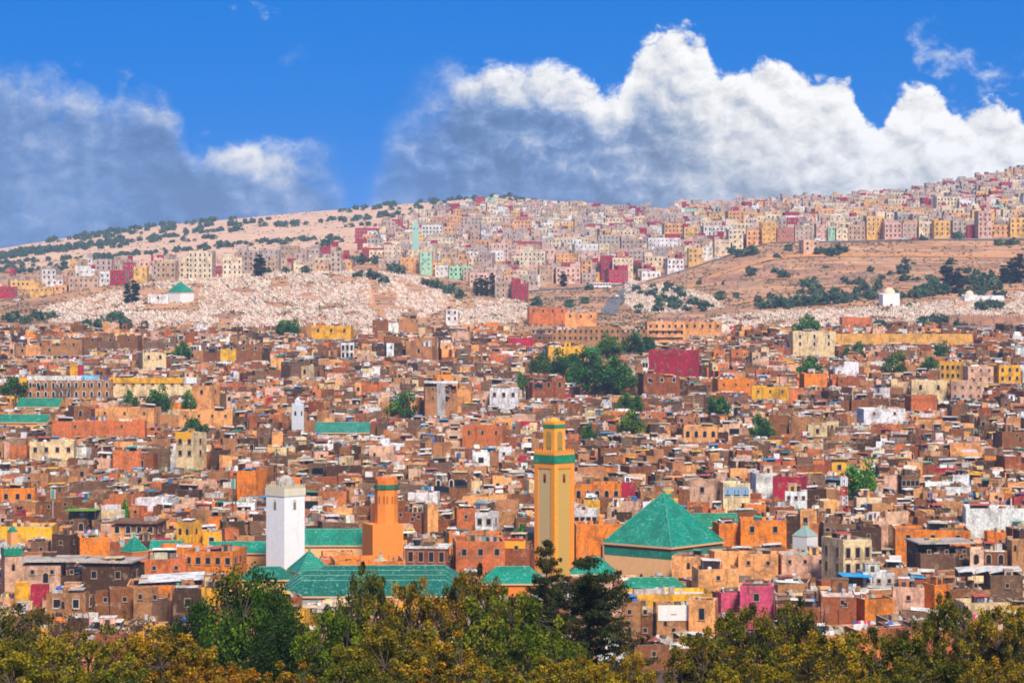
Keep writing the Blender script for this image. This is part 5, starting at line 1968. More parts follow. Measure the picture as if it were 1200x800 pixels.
lay_hill()
visible_area(HILL)
HILL.sort(key=lambda s: -s['vis'] - (1e6 if s.get('named') else 0))
N_HILL = 240
LM_CORE = [(l[0], l[1], l[2], l[3]) for l in []] or [
    (300, 360, 1600, 'the hillside cemetery'), (213, 340, 1600, 'the white cemetery shrine'), (150, 345, 1640, 'the pair of dark cypresses'), (487, 270, 1960, 'the mint green minaret'),
    (720, 340, 1700, 'the steep hill road'), (568, 335, 1760, 'the cypress clump'), (635, 248, 2650, 'the far yellow minaret'), (705, 368, 1770, 'the parked white bus'),
    (850, 283, 1850, 'the ridge road'), (950, 283, 1850, 'the olive slope'), (1042, 350, 1560, 'the domed white tomb'), (1130, 283, 1850, 'the terraced bank'), (1150, 330, 1600, 'the dark cypress row'),
    (600, 240, 3000, 'the bare sandy hilltop'), (90, 275, 2600, 'the olive hillside'), (1190, 210, 2900, 'the highest ridge'), (500, 320, 1800, 'the hillside hedge')]
for sp in HILL[:N_HILL]:
    C.setdefault(sp['colname'], sp['col'])
    house_thing(sp, 'apartment_building', describe(sp, 'apartment building', USED), 'apartment building', 'hillside apartment buildings')
mb = MB()
for sp in HILL[N_HILL:]:
    house_stuff(mb, sp, far=True)
o = link('hillside_houses', mb.mesh('hillside_houses'))
o['kind'] = 'stuff'
o['label'] = 'far mass of pale flat-roofed houses on the hill'
o['category'] = 'houses'
print('hill houses', len(HILL), 'faces', len(mb.f))


# ------------------------------------------------------------------ cemeteries
def inside(px, row, poly):
    c = False
    n = len(poly)
    for i in range(n):
        x0, y0 = poly[i]; x1, y1 = poly[(i + 1) % n]
        if (y0 > row) != (y1 > row) and px < (x1 - x0) * (row - y0) / (y1 - y0) + x0:
            c = not c
    return c


CEM = [[(32, 372), (60, 358), (120, 345), (170, 333), (240, 323), (330, 318), (440, 319), (500, 326), (532, 345), (520, 362), (480, 378), (440, 390), (390, 388), (300, 384), (215, 388), (150, 386), (110, 379), (60, 378)],
       [(535, 352), (600, 350), (618, 356), (618, 378), (540, 380)],
       [(800, 386), (850, 370), (930, 363), (1010, 361), (1080, 356), (1130, 350), (1210, 342), (1210, 368), (1110, 374), (1040, 378), (940, 385), (870, 390)],
       [(733, 328), (775, 332), (830, 345), (850, 360), (800, 368), (745, 366), (733, 356)]]


def tomb_mesh(k):
    r = random.Random(k)
    mb = MB()
    c = jit((0.83, 0.73, 0.61), 0.06, r)
    L, w, h = r.uniform(1.9, 2.4), r.uniform(0.8, 1.1), r.uniform(0.45, 0.9)
    mb.box(-w / 2, w / 2, -L / 2, L / 2, -0.4, h * 0.6, c, 'limewash')
    mb.box(-w / 2 + 0.15, w / 2 - 0.15, -L / 2 + 0.15, L / 2 - 0.15, h * 0.6, h, c, 'limewash')
    mb.box(-w / 2 + 0.05, w / 2 - 0.05, L / 2 - 0.22, L / 2 - 0.02, h * 0.6, h + r.uniform(0.5, 1.0), c, 'limewash')
    return mb.mesh('tomb')


TOMB = [tomb_mesh(k) for k in range(6)]


def lay_tombs():
    r = random.Random(3)
    cand = []
    for ci, poly in enumerate(CEM):
        xs = [p[0] for p in poly]; ys = [p[1] for p in poly]
        area = (max(xs) - min(xs)) * (max(ys) - min(ys))
        D = 1400.0
        while D < 1900:
            x0, x1 = PX(min(xs), D), PX(max(xs), D)
            x = x0
            while x < x1:
                xx = x + r.uniform(-0.9, 0.9); yy = D + r.uniform(-1.2, 1.2)
                x += r.uniform(1.1, 2.4)
                z = ground_z(xx, yy)
                pc, rw = px_of(xx, yy), row_of(z, yy)
                if not inside(pc, rw, poly):
                    continue
                if mnoise.noise(Vector((xx / 16, yy / 30, 6))) > 0.24 or r.random() < 0.22:
                    continue
                if abs(pc - (440 + 0.2 * (rw - 340))) < 5:
                    continue
                if ci == 0 and 168 < pc < 234 and 338 < rw < 366:
                    continue
                cand.append((xx, yy, z, ci))
            D += 2.3
    r.shuffle(cand)
    cand.sort(key=lambda c: c[1])
    thin = cand
    big = [c for c in thin if True][:300]
    names = ['small whitewashed grave on the rounded hillside cemetery', 'small whitewashed grave in the little burial plot below the crimson house',
             'small whitewashed grave in the cemetery around the domed tomb', 'small whitewashed grave beside the steep hill road']
    for (x, y, z, ci) in big:
        o = link('tomb', TOMB[r.randrange(6)], None, (x, y, z), (0, 0, r.uniform(-0.25, 0.25) + 0.9), r.uniform(0.9, 1.4))
        tag(o, names[ci], 'grave', 'whitewashed graves ' + ['on the hillside', 'in the little plot', 'round the domed tomb', 'by the road'][ci])
    mb = MB()
    for (x, y, z, ci) in thin[300:]:
        a = 0.9 + r.uniform(-0.3, 0.3)
        ca, sa = math.cos(a), math.sin(a)
        xf = lambda p: (x + p[0] * ca - p[1] * sa, y + p[0] * sa + p[1] * ca, z + p[2])
        s = r.uniform(0.55, 0.95)
        c = jit(r.choice([(0.85, 0.74, 0.61)] * 4 + [(0.80, 0.58, 0.44), (0.58, 0.48, 0.40), (0.66, 0.54, 0.46), (0.55, 0.36, 0.26), (0.60, 0.42, 0.32)]), 0.08, r)
        L, w, h = r.uniform(1.8, 2.5) * s, r.uniform(0.8, 1.2) * s, r.uniform(0.4, 0.95) * s
        mb.box(-w / 2, w / 2, -L / 2, L / 2, -0.5, h, c, 'limewash', xf)
        if r.random() < 0.7:
            mb.box(-w / 2 + 0.05, w / 2 - 0.05, L / 2 - 0.25, L / 2 - 0.02, h, h + r.uniform(0.4, 1.0), c, 'limewash', xf)
    o = link('cemetery_graves', mb.mesh('cemetery_graves'))
    o['kind'] = 'stuff'
    o['label'] = 'thousands of crowded white graves on the slopes'
    o['category'] = 'graves'
    print('tombs', len(cand))


lay_tombs()


# ------------------------------------------------------------------ the domed tomb, the shrine annex, walls
def domed_tomb(px, D, wpx, rtop, rbase, label):
    x = PX(px, D); g = min(ground_z(x, D), ZR(rbase, D))
    w = wpx * D / F
    t = thing('domed_tomb', label, 'tomb', (x, D, g), 0.12)
    hh = (rbase - rtop) * 0.68 * D / F
    mb = MB(); mb.box(-w / 2, w / 2, -w / 2, w / 2, -2, hh, C['white'], 'limewash'); part('wall', mb, t)
    mb = MB(); merlons(mb, w / 2, hh, 0.5, 1.4, 0.7, C['white']); part('corner_merlons', mb, t)
    mb = MB(); r = w * 0.36
    mb.lathe([(r, 0), (r * 1.0, 0.4)] + [(r * math.cos(a), 0.4 + r * math.sin(a)) for a in [i * math.pi / 14 for i in range(1, 7)]] + [(0.02, 0.4 + r)], 14, (0.78, 0.60, 0.42), 'limewash', (0, 0, hh))
    part('dome', mb, t)
    link('door', DOOR, t, (0, -w / 2, 0.0))
    FOOT.append((x, D, w))


domed_tomb(1042, 1570.0, 20, 337, 361, 'white domed tomb at the top of the right-hand cemetery')
domed_tomb(1136, 1590.0, 15, 343, 354, 'small white tomb with teal cap beside dark cypresses')


def box_house(name, label, cat, px0, px1, rt, rb, D, col, yaw=0.0, wins=(0, 0, 'small'), mat_c=None, dep=8):
    pc = (px0 + px1) / 2
    x = PX(pc, D)
    w = (px1 - px0) * D / F
    g = min(ground_z(x, D), ZR(rb, D))
    r = random.Random(int(px0 * 7 + rt))
    sp = house_spec(x, D, yaw, w, dep, ZR(rt, D) - g - 0.7, col, r, rich=0.2, face_cols=[jit(C[col], 0.05, r) for _ in range(4)], win=wins, plain=True)
    sp['g'] = g
    house_thing(sp, name, label, cat)


box_house('shrine_annex', 'low white flat-roofed annex beside the cemetery shrine', 'shrine', 174, 198, 345, 361, 1596.0, 'white', 0.05, (1, 1, 'plain'), dep=9)
box_house('white_building', 'slim white and blue building at the cemetery gate', 'house', 522, 536, 362, 377, 1470.0, 'white', 0.1, (2, 2, 'plain'))
box_house('ruined_house', 'ruined pink house on the bare slope below the ridge', 'house', 938, 958, 282, 302, 1800.0, 'pale_pink', 0.3, (2, 2, 'big'))
box_house('slope_shed', 'low white tent-like shed on the terraced bank', 'shed', 1114, 1142, 304, 310, 1790.0, 'white', 0.0)
box_house('cemetery_wall_house', 'long white wall house by the dark cypress row', 'house', 1130, 1176, 347, 356, 1585.0, 'white', 0.0, dep=4)
box_house('red_wall_house', 'orange-brown block among the right cemetery graves', 'house', 985, 1021, 372, 383, 1440.0, 'terracotta', 0.1, dep=6)


def long_wall(name, label, pts, h, th, col, crenel=True):
    t = None
    for (a, b) in zip(pts[:-1], pts[1:]):
        p = Vector((PX(*a), a[1], 0)); q = Vector((PX(*b), b[1], 0))
        d = q - p
        L = d.length
        ang = math.atan2(d.y, d.x)
        if t is None:
            t = thing(name, label, 'wall', (p.x, p.y, ground_z(p.x, p.y)), 0)
            base = t.location.copy()
        n = max(1, int(L / 12))
        for i in range(n):
            u0, u1 = i * L / n, (i + 1) * L / n
            c = p + d.normalized() * ((u0 + u1) / 2)
            z = ground_z(c.x, c.y)
            mb = MB()
            hw = (u1 - u0) / 2
            mb.box(-hw, hw, -th / 2, th / 2, -2, h, jit(col, 0.05))
            if crenel:
                k = -hw + 0.5
                while k < hw - 0.4:
                    mb.box(k, k + 0.8, -th / 2 + 0.01, th / 2 - 0.01, h, h + 0.9, jit(mixc(col, (0.8, 0.7, 0.6), 0.4), 0.08))
                    k += 1.6
            part('wall_section', mb, t, (c.x - base.x, c.y - base.y, z - base.z), ang)


long_wall('rampart', 'crenellated brown rampart below the right-hand cemetery', [(1112, 1420), (1150, 1432), (1215, 1436)], 5.0, 1.2, (0.42, 0.23, 0.14))
long_wall('garden_wall', 'long grey retaining wall under the ochre wall building', [(976, 1330), (1060, 1325), (1215, 1322)], 6.0, 0.8, (0.34, 0.26, 0.22), False)
long_wall('cemetery_wall', 'low pale wall at the foot of the rounded cemetery', [(130, 1424), (220, 1418), (300, 1416), (380, 1418)], 2.2, 0.6, (0.45, 0.30, 0.22), False)
TR = random.Random(17)
for k in range(34):
    px = TR.uniform(810, 1010) if k < 22 else TR.uniform(1010, 1190)
    D = TR.uniform(1650, 1765)
    wpx = TR.uniform(16, 44)
    long_wall('terrace_wall', 'crumbling terrace wall on the bare brown slope', [(px, D), (px + wpx, D + TR.uniform(-6, 6))], TR.uniform(1.2, 3.0), 0.8, jit((0.40, 0.25, 0.18), 0.15, TR), False)
for o in bpy.data.objects:
    if o.name.startswith('terrace_wall'):
        o['group'] = 'terrace walls on the bare slope'


# ------------------------------------------------------------------ masts
def lattice_mast(px, rt, rb, D, label, banded=True, w=1.4):
    x = PX(px, D); g = ZR(rb, D)
    t = thing('radio_mast', label, 'mast', (x, D, g), 0.3)
    H = (rb - rt) * D / F
    n = int(H / 1.3)
    g2 = ground_z(x, D) - g
    for seg in range(6):
        mb = MB()
        col = (0.62, 0.05, 0.04) if seg % 2 == 0 and banded else (0.78, 0.78, 0.78)
        z0, z1 = H * seg / 6, H * (seg + 1) / 6
        if seg == 0:
            z0 = min(0, g2)
        wa = lambda z: w / 2 * (1 - 0.45 * max(0, z) / H)
        cs = [(-1, -1), (1, -1), (1, 1), (-1, 1)]
        for i in range(4):
            a, b = cs[i], cs[(i + 1) % 4]
            mb.tube((a[0] * wa(z0), a[1] * wa(z0), z0), (a[0] * wa(z1), a[1] * wa(z1), z1), 0.09, 0.09, 4, col, 'painted')
            m = 4
            for k in range(m):
                za, zb = z0 + (z1 - z0) * k / m, z0 + (z1 - z0) * (k + 1) / m
                s, e = (a, b) if k % 2 else (b, a)
                mb.tube((s[0] * wa(za), s[1] * wa(za), za), (e[0] * wa(zb), e[1] * wa(zb), zb), 0.06, 0.06, 3, col, 'painted')
        part('mast_section', mb, t)
    for k in range(4):
        mb = MB()
        mb.box(-0.15, 0.15, -0.12, 0.12, 0, 1.9, (0.75, 0.75, 0.75), 'painted', bottom=True)
        a = k * math.pi / 2
        part('antenna_panel', mb, t, (0.75 * math.sin(a), -0.75 * math.cos(a), H - 2.2), a)
    keep(px - 5, px + 5, rt, rb, D)


def pole_mast(px, rt, rb, D, label, top='panels', col=(0.05, 0.06, 0.06)):
    x = PX(px, D); g = ZR(rb, D)
    t = thing('antenna_pole', label, 'mast', (x, D, g), 0)
    H = (rb - rt) * D / F
    mb = MB()
    mb.tube((0, 0, min(0, ground_z(x, D) - g)), (0, 0, H), 0.16, 0.09, 6, col, 'painted')
    part('pole', mb, t)
    if top == 'panels':
        for k in range(3):
            mb = MB()
            mb.box(-0.2, 0.2, -0.1, 0.1, 0, 2.2, (0.6, 0.62, 0.6) if k else (0.05, 0.35, 0.25), 'painted', bottom=True)
            a = k * 2.1
            part('antenna_panel', mb, t, (0.4 * math.sin(a), -0.4 * math.cos(a), H - 2.4), a)
    elif top == 'yagi':
        mb = MB()
        for k in range(5):
            mb.box(-0.8 + 0.1 * k, 0.8 - 0.1 * k, -0.02, 0.02, H - 0.3 - k * 0.35, H - 0.26 - k * 0.35, (0.3, 0.3, 0.3), 'iron', bottom=True)
        part('aerial', mb, t)


lattice_mast(989, 558, 625, 640.0, 'red and white lattice radio mast rising from the brown roofs', True, 1.7)
pole_mast(62, 572, 602, 640.0, 'grey antenna pole with tall panels beside the laundry terrace', 'panels', (0.4, 0.42, 0.42))
pole_mast(273, 560, 612, 640.0, 'dark antenna pole with green panels behind the white minaret', 'panels')
pole_mast(324, 525, 580, 700.0, 'thin dark pole rising behind the white minaret dome', 'yagi')
pole_mast(649.5, 360, 445, 1100.0, 'thin tall flagpole beyond the park trees', 'none', (0.15, 0.12, 0.1))
pole_mast(556, 344, 382, 1450.0, 'tall floodlight pole at the cemetery foot', 'yagi', (0.25, 0.25, 0.27))
pole_mast(676, 344, 374, 1480.0, 'pale lamp pole near the hill road', 'none', (0.5, 0.5, 0.5))
pole_mast(802, 294, 322, 1760.0, 'slim lamp pole on the bare slope', 'none', (0.4, 0.4, 0.4))
pole_mast(1140, 376, 406, 1320.0, 'slim pole above the grey retaining wall', 'none', (0.3, 0.3, 0.3))


# ------------------------------------------------------------------ vehicles
def car_mesh_parts():
    body = MB()
    prof = [(-2.1, 0.35), (2.1, 0.35), (2.12, 0.75), (1.95, 0.9), (1.1, 0.98), (0.55, 1.45), (-1.1, 1.47), (-1.75, 0.98), (-2.1, 0.9)]
    n = len(prof)
    vs = [(p[0], -0.85, p[1]) for p in prof] + [(p[0], 0.85, p[1]) for p in prof]
    body.poly(vs, [tuple(reversed(range(n))), tuple(range(n, 2 * n))] + [(i, (i + 1) % n, n + (i + 1) % n, n + i) for i in range(n)], (1, 1, 1), 'car_paint')
    gl = MB()
    gl.poly([(p[0], 0.0, p[1]) for p in [(0.85, 1.0), (0.48, 1.38), (-1.02, 1.40), (-1.45, 1.0)]], [(0, 1, 2, 3)], (0.02, 0.02, 0.02), 'glass')
    wh = MB()
    wh.tube((0, -0.12, 0), (0, 0.12, 0), 0.34, 0.34, 10, (0.02, 0.02, 0.02), 'tyre')
    return body.mesh('car_body'), gl.mesh('car_windows'), wh.mesh('wheel')


def mat_car():
    m, t, b = principled('car_paint')
    t.set(b.inputs['Base Color'], t.n('ShaderNodeObjectInfo').outputs['Color'])
    b.inputs['Roughness'].default_value = 0.35


mat_car()
CB, CG, CW = car_mesh_parts()
vb = MB()
vp = [(-3.0, 0.4), (2.6, 0.4), (2.65, 1.1), (2.3, 1.3), (1.9, 2.3), (-3.0, 2.35)]
vb.poly([(p[0], -1.0, p[1]) for p in vp] + [(p[0], 1.0, p[1]) for p in vp], [tuple(reversed(range(6))), tuple(range(6, 12))] + [(i, (i + 1) % 6, 6 + (i + 1) % 6, 6 + i) for i in range(6)], (1, 1, 1), 'car_paint')
VB = vb.mesh('van_body')
vg = MB()
vg.poly([(2.15, 0, 1.4), (1.85, 0, 2.1), (0.9, 0, 2.1), (0.9, 0, 1.4)], [(0, 1, 2, 3)], (0.02,) * 3, 'glass')
VG = vg.mesh('van_windows')


def vehicle(px, D, kind, col, label, rz):
    x = PX(px, D); g = ground_z(x, D) + 0.36
    t = thing('parked_car' if kind == 'car' else 'parked_van', label, kind, (x, D, g), rz, 'vehicles parked along the hill roads')
    b = link('body', CB if kind == 'car' else VB, t)
    b.color = (*col, 1)
    for sy in (-1, 1):
        link('side_window', CG if kind == 'car' else VG, t, (0, sy * (0.865 if kind == 'car' else 1.012), 0))
    for sx in (-1.3, 1.35):
        for sy in (-0.8, 0.8):
            link('wheel', CW, t, (sx, sy, 0.34))


V = [(871, 1405, 'van', (0.75, 0.76, 0.8), 'white van parked by the orange hotel wing'), (884, 1400, 'van', (0.8, 0.5, 0.03), 'yellow van parked above the cream arched house'), (862, 1402, 'van', (0.5, 0.03, 0.05), 'red van parked beside the white van'),
     (908, 1402, 'car', (0.75, 0.75, 0.75), 'white car parked past the yellow van'), (918, 1400, 'car', (0.3, 0.05, 0.05), 'dark red car parked past the white car'), (900, 1408, 'car', (0.5, 0.52, 0.55), 'silver car parked near the yellow van'),
     (690, 1806, 'car', (0.7, 0.7, 0.72), 'white car on the hillside street by the bus'), (722, 1820, 'car', (0.6, 0.62, 0.65), 'silver car on the hillside street beyond the bus'), (733, 1828, 'car', (0.05, 0.08, 0.25), 'blue car at the top of the hill road'),
     (1058, 1842, 'car', (0.7, 0.7, 0.7), 'white car on the ridge road below yellow flats'), (1080, 1842, 'car', (0.1, 0.1, 0.12), 'black car on the ridge road below the flats'), (960, 1846, 'van', (0.6, 0.68, 0.8), 'pale blue van on the ridge road'),
     (1072, 1842, 'car', (0.5, 0.04, 0.05), 'red car on the ridge road'), (840, 1846, 'car', (0.7, 0.7, 0.72), 'white car at the start of the ridge road'), (20, 1660, 'car', (0.7, 0.7, 0.75), 'white car below the cemetery corner'),
     (724, 1690, 'car', (0.7, 0.7, 0.72), 'white car climbing the steep hill road')]
for px, D, k, c, lab in V:
    vehicle(px, D, k, c, lab, rng.uniform(-0.1, 0.1) + (1.2 if 'climbing' in lab else 0))
bx = PX(706, 1790); bt = thing('bus', 'white bus parked on the hillside street', 'bus', (bx, 1790, ground_z(bx, 1790) + 0.5), 0.03)
m_ = MB(); m_.box(-5.5, 5.5, -1.2, 1.2, 0.5, 3.1, (0.78, 0.78, 0.79), 'painted', bottom=True); m_.box(-5.3, 5.3, -1.1, 1.1, 3.1, 3.25, (0.7, 0.7, 0.7), 'painted'); part('body', m_, bt)
for k in range(6):
    m_ = MB(); m_.box(-0.75, 0.75, -0.02, 0.0, 0, 1.0, (0.02,) * 3, 'glass', bottom=True); part('window', m_, bt, (-4.5 + 1.8 * k, -1.2, 1.7))
for sx in (-3.4, 3.2):
    for sy in (-1.1, 1.1):
        link('wheel', CW, bt, (sx, sy, 0.45), (0, 0, 0), 1.35)


# ------------------------------------------------------------------ trees
def leaf_mesh(name, centres, n_per, spread, size, cols, seed, flat=1.0, aspect=0.5):
    """leaf-sized rhombs scattered round clump centres; colours vary clump by clump and leaf by leaf"""
    g = np.random.default_rng(seed)
    nC = len(centres)
    cen = np.repeat(np.asarray(centres), n_per, axis=0)
    sp = np.repeat(np.asarray(spread), n_per)[:, None]
    N = len(cen)
    off = g.normal(0, 1, (N, 3))
    off /= np.maximum(1e-6, np.linalg.norm(off, axis=1))[:, None]
    off *= (g.random(N) ** 0.45)[:, None]
    off[:, 2] *= flat
    p = cen + off * sp
    u = g.normal(0, 1, (N, 3)); u /= np.linalg.norm(u, axis=1)[:, None]
    w = g.normal(0, 1, (N, 3)); w = np.cross(u, w); w /= np.linalg.norm(w, axis=1)[:, None]
    s = (size * g.uniform(0.6, 1.35, N))[:, None]
    v = np.stack([p - u * s, p + w * s * aspect, p + u * s, p - w * s * aspect], 1).reshape(-1, 3)
    q = np.arange(4 * N).reshape(N, 4)
    cols = np.asarray(cols)
    cc = cols[np.repeat(g.integers(0, len(cols), nC), n_per)]
    own = cols[g.integers(0, len(cols), N)]
    mixk = g.random(N)[:, None] < 0.35
    c = np.where(mixk, own, cc) * g.uniform(0.72, 1.3, N)[:, None] * np.repeat(g.uniform(0.55, 1.35, nC), n_per)[:, None]  # clump-wide brightness spread also paints lit and shaded foliage into the leaf colour
    return np_mesh(name, v, q, np.clip(c, 0.004, 0.8), 'leaf')


def limbs_mesh(name, H, crown_c, crown_r, centres, seed, trunk_r=0.27, twigs=True, lean=0.6):
    """tapered leaning trunk, forks and boughs that reach towards the leaf clumps"""
    r = random.Random(seed)
    mb = MB()
    bk = (0.06, 0.045, 0.035)
    pts = [Vector((0, 0, -1.0))]
    fork = Vector((r.uniform(-lean, lean), r.uniform(-lean, lean), H * 0.34))
    pts += [fork * 0.5 + Vector((r.uniform(-0.2, 0.2), r.uniform(-0.2, 0.2), 0)), fork]
    for i in range(2):
        mb.tube(pts[i], pts[i + 1], trunk_r * (1.25 - 0.2 * i), trunk_r * (1.05 - 0.2 * i), 7, bk, 'bark')
    nodes = []
    nb = r.randint(4, 6)
    for k in range(nb):
        a = 2 * math.pi * k / nb + r.uniform(-0.5, 0.5)
        e = Vector((crown_c[0] + crown_r[0] * 0.55 * math.cos(a), crown_c[1] + crown_r[1] * 0.55 * math.sin(a), crown_c[2] + crown_r[2] * r.uniform(-0.1, 0.5)))
        mid = fork.lerp(e, 0.5) + Vector((r.uniform(-0.4, 0.4), r.uniform(-0.4, 0.4), -0.2))
        mb.tube(fork - Vector((0, 0, 0.1)), mid, trunk_r * 0.6, trunk_r * 0.42, 6, bk, 'bark')
        mb.tube(mid, e, trunk_r * 0.42, trunk_r * 0.22, 5, bk, 'bark')
        nodes += [mid, e, mid.lerp(e, 0.5)]
    if twigs:
        for c in centres:
            c = Vector(c)
            n = min(nodes, key=lambda q: (q - c).length)
            m = n.lerp(c, 0.5) + Vector((r.uniform(-0.25, 0.25), r.uniform(-0.25, 0.25), r.uniform(-0.1, 0.25)))
            mb.tube(n, m, trunk_r * 0.2, trunk_r * 0.12, 4, bk, 'bark', cap=False)
            mb.tube(m, c + (c - m).normalized() * 0.25, trunk_r * 0.12, trunk_r * 0.04, 4, bk, 'bark', cap=False)
    return mb.mesh(name)


def crown_points(n, c, rad, seed, hollow=0.35, bumps=0.35):
    r = random.Random(seed)
    out = []
    while len(out) < n:
        v = Vector((r.gauss(0, 1), r.gauss(0, 1), r.gauss(0, 1))).normalized()
        if v.z < -0.55:
            continue
        k = hollow + (1 - hollow) * r.random() ** 0.5
        k *= 1 + bumps * mnoise.noise(v * 1.7 + Vector((seed * 1.3, 0, 0)))
        out.append((c[0] + v.x * rad[0] * k, c[1] + v.y * rad[1] * k, c[2] + v.z * rad[2] * k))
    return out


AUT = [(0.44, 0.26, 0.012), (0.38, 0.26, 0.012), (0.20, 0.15, 0.010), (0.38, 0.20, 0.010), (0.10, 0.095, 0.008)]
OLI = [(0.09, 0.105, 0.006), (0.17, 0.16, 0.008), (0.035, 0.05, 0.005), (0.26, 0.20, 0.008)]
DGR = [(0.022, 0.060, 0.004), (0.035, 0.085, 0.005), (0.075, 0.135, 0.006), (0.014, 0.036, 0.006)]
PINE = [(0.030, 0.034, 0.010), (0.045, 0.042, 0.012), (0.02, 0.028, 0.010), (0.06, 0.045, 0.012)]


def fg_proto(seed, cols, H=10.0, rx=4.2, rz=3.4, clumps=130, n_per=105, size=0.125, spread=(0.55, 0.95), hollow=0.35):
    c = (0, 0, H - rz * 0.95)
    cen = crown_points(clumps, c, (rx, rx, rz), seed, hollow)
    g = np.random.default_rng(seed)
    crown = leaf_mesh('crown', cen, n_per, g.uniform(*spread, clumps), size, cols, seed)
    trunk = limbs_mesh('trunk', H, c, (rx, rx, rz), cen, seed)
    return crown, trunk, H


PROTO = {
    'autumn': [fg_proto(101, AUT, spread=(0.32, 0.66)), fg_proto(102, AUT, H=9.0, rx=4.6, rz=3.0, spread=(0.32, 0.6)), fg_proto(103, AUT + OLI, H=10.5, rx=3.8, rz=4.0, spread=(0.32, 0.6))],
    'olive': [fg_proto(111, OLI, spread=(0.35, 0.7)), fg_proto(112, OLI + OLI + AUT[2:3], H=9.5, rx=4.4, rz=3.2, spread=(0.32, 0.7)), fg_proto(113, OLI + AUT[:2], H=10.5, rx=3.6, rz=3.9, spread=(0.32, 0.62))],
    'dense': [fg_proto(121, DGR, H=12.0, rx=4.2, rz=5.0, clumps=120, n_per=190, size=0.14, spread=(0.8, 1.35)), fg_proto(122, DGR, H=11.0, rx=4.6, rz=4.2, clumps=120, n_per=170, size=0.14, spread=(0.7, 1.2))],
    'bare': [fg_proto(131, [(0.12, 0.07, 0.02), (0.09, 0.08, 0.02)], H=10.0, rx=3.6, rz=3.8, clumps=80, n_per=16, spread=(0.5, 0.9), hollow=0.25)],
}


def cedar_proto(seed, H=15.0, wide=4.2, pw=0.75):
    r = random.Random(seed)
    mb = MB()
    bk = (0.05, 0.035, 0.028)
    mb.tube((0, 0, -1), (0.15, 0, H * 0.5), 0.3, 0.2, 7, bk, 'bark')
    mb.tube((0.15, 0, H * 0.5), (0, 0, H), 0.2, 0.03, 6, bk, 'bark')
    cen = []; spr = []
    z = H * 0.3
    while z < H - 0.3:
        f = (z - H * 0.3) / (H * 0.7)
        reach = (1 - f) ** pw * wide + 0.25
        for k in range(r.randint(6, 9)):
            a = r.uniform(0, 2 * math.pi)
            L = reach * r.uniform(0.5, 1.15)
            d = Vector((math.cos(a), math.sin(a), r.uniform(0.0, 0.28)))
            p0 = Vector((0.1, 0, z)); p1 = p0 + d * L
            mb.tube(p0, p1, 0.08 * (1.1 - f), 0.02, 4, bk, 'bark', cap=False)
            m = max(2, int(L / 0.42))
            for i in range(1, m + 1):
                q = p0.lerp(p1, (i + 0.2) / (m + 0.2))
                cen.append((q.x + r.uniform(-0.25, 0.25), q.y + r.uniform(-0.25, 0.25), q.z + r.uniform(0.0, 0.25)))
                spr.append(r.uniform(0.3, 0.62))
        z += r.uniform(0.42, 0.8)
    cen.append((0, 0, H)); spr.append(0.25)
    crown = leaf_mesh('crown', cen, 60, np.array(spr), 0.11, PINE, seed, flat=0.5, aspect=0.4)
    return crown, mb.mesh('trunk'), H


PROTO['cedar'] = [cedar_proto(141)]
PROTO['broad_cedar'] = [cedar_proto(142, 12.0, 4.6, 0.5)]


def plant(proto, name, label, x, y, z, scale, rz, tint=(1, 1, 1), group=None, cat='tree'):
    crown, trunk, H = proto
    t = thing(name, label, cat, (x, y, z), rz, group)
    t.scale = (scale, scale, scale) if not isinstance(scale, tuple) else scale
    a = link('crown', crown, t); a.color = (*tint, 1)
    link('trunk', trunk, t)
    return t


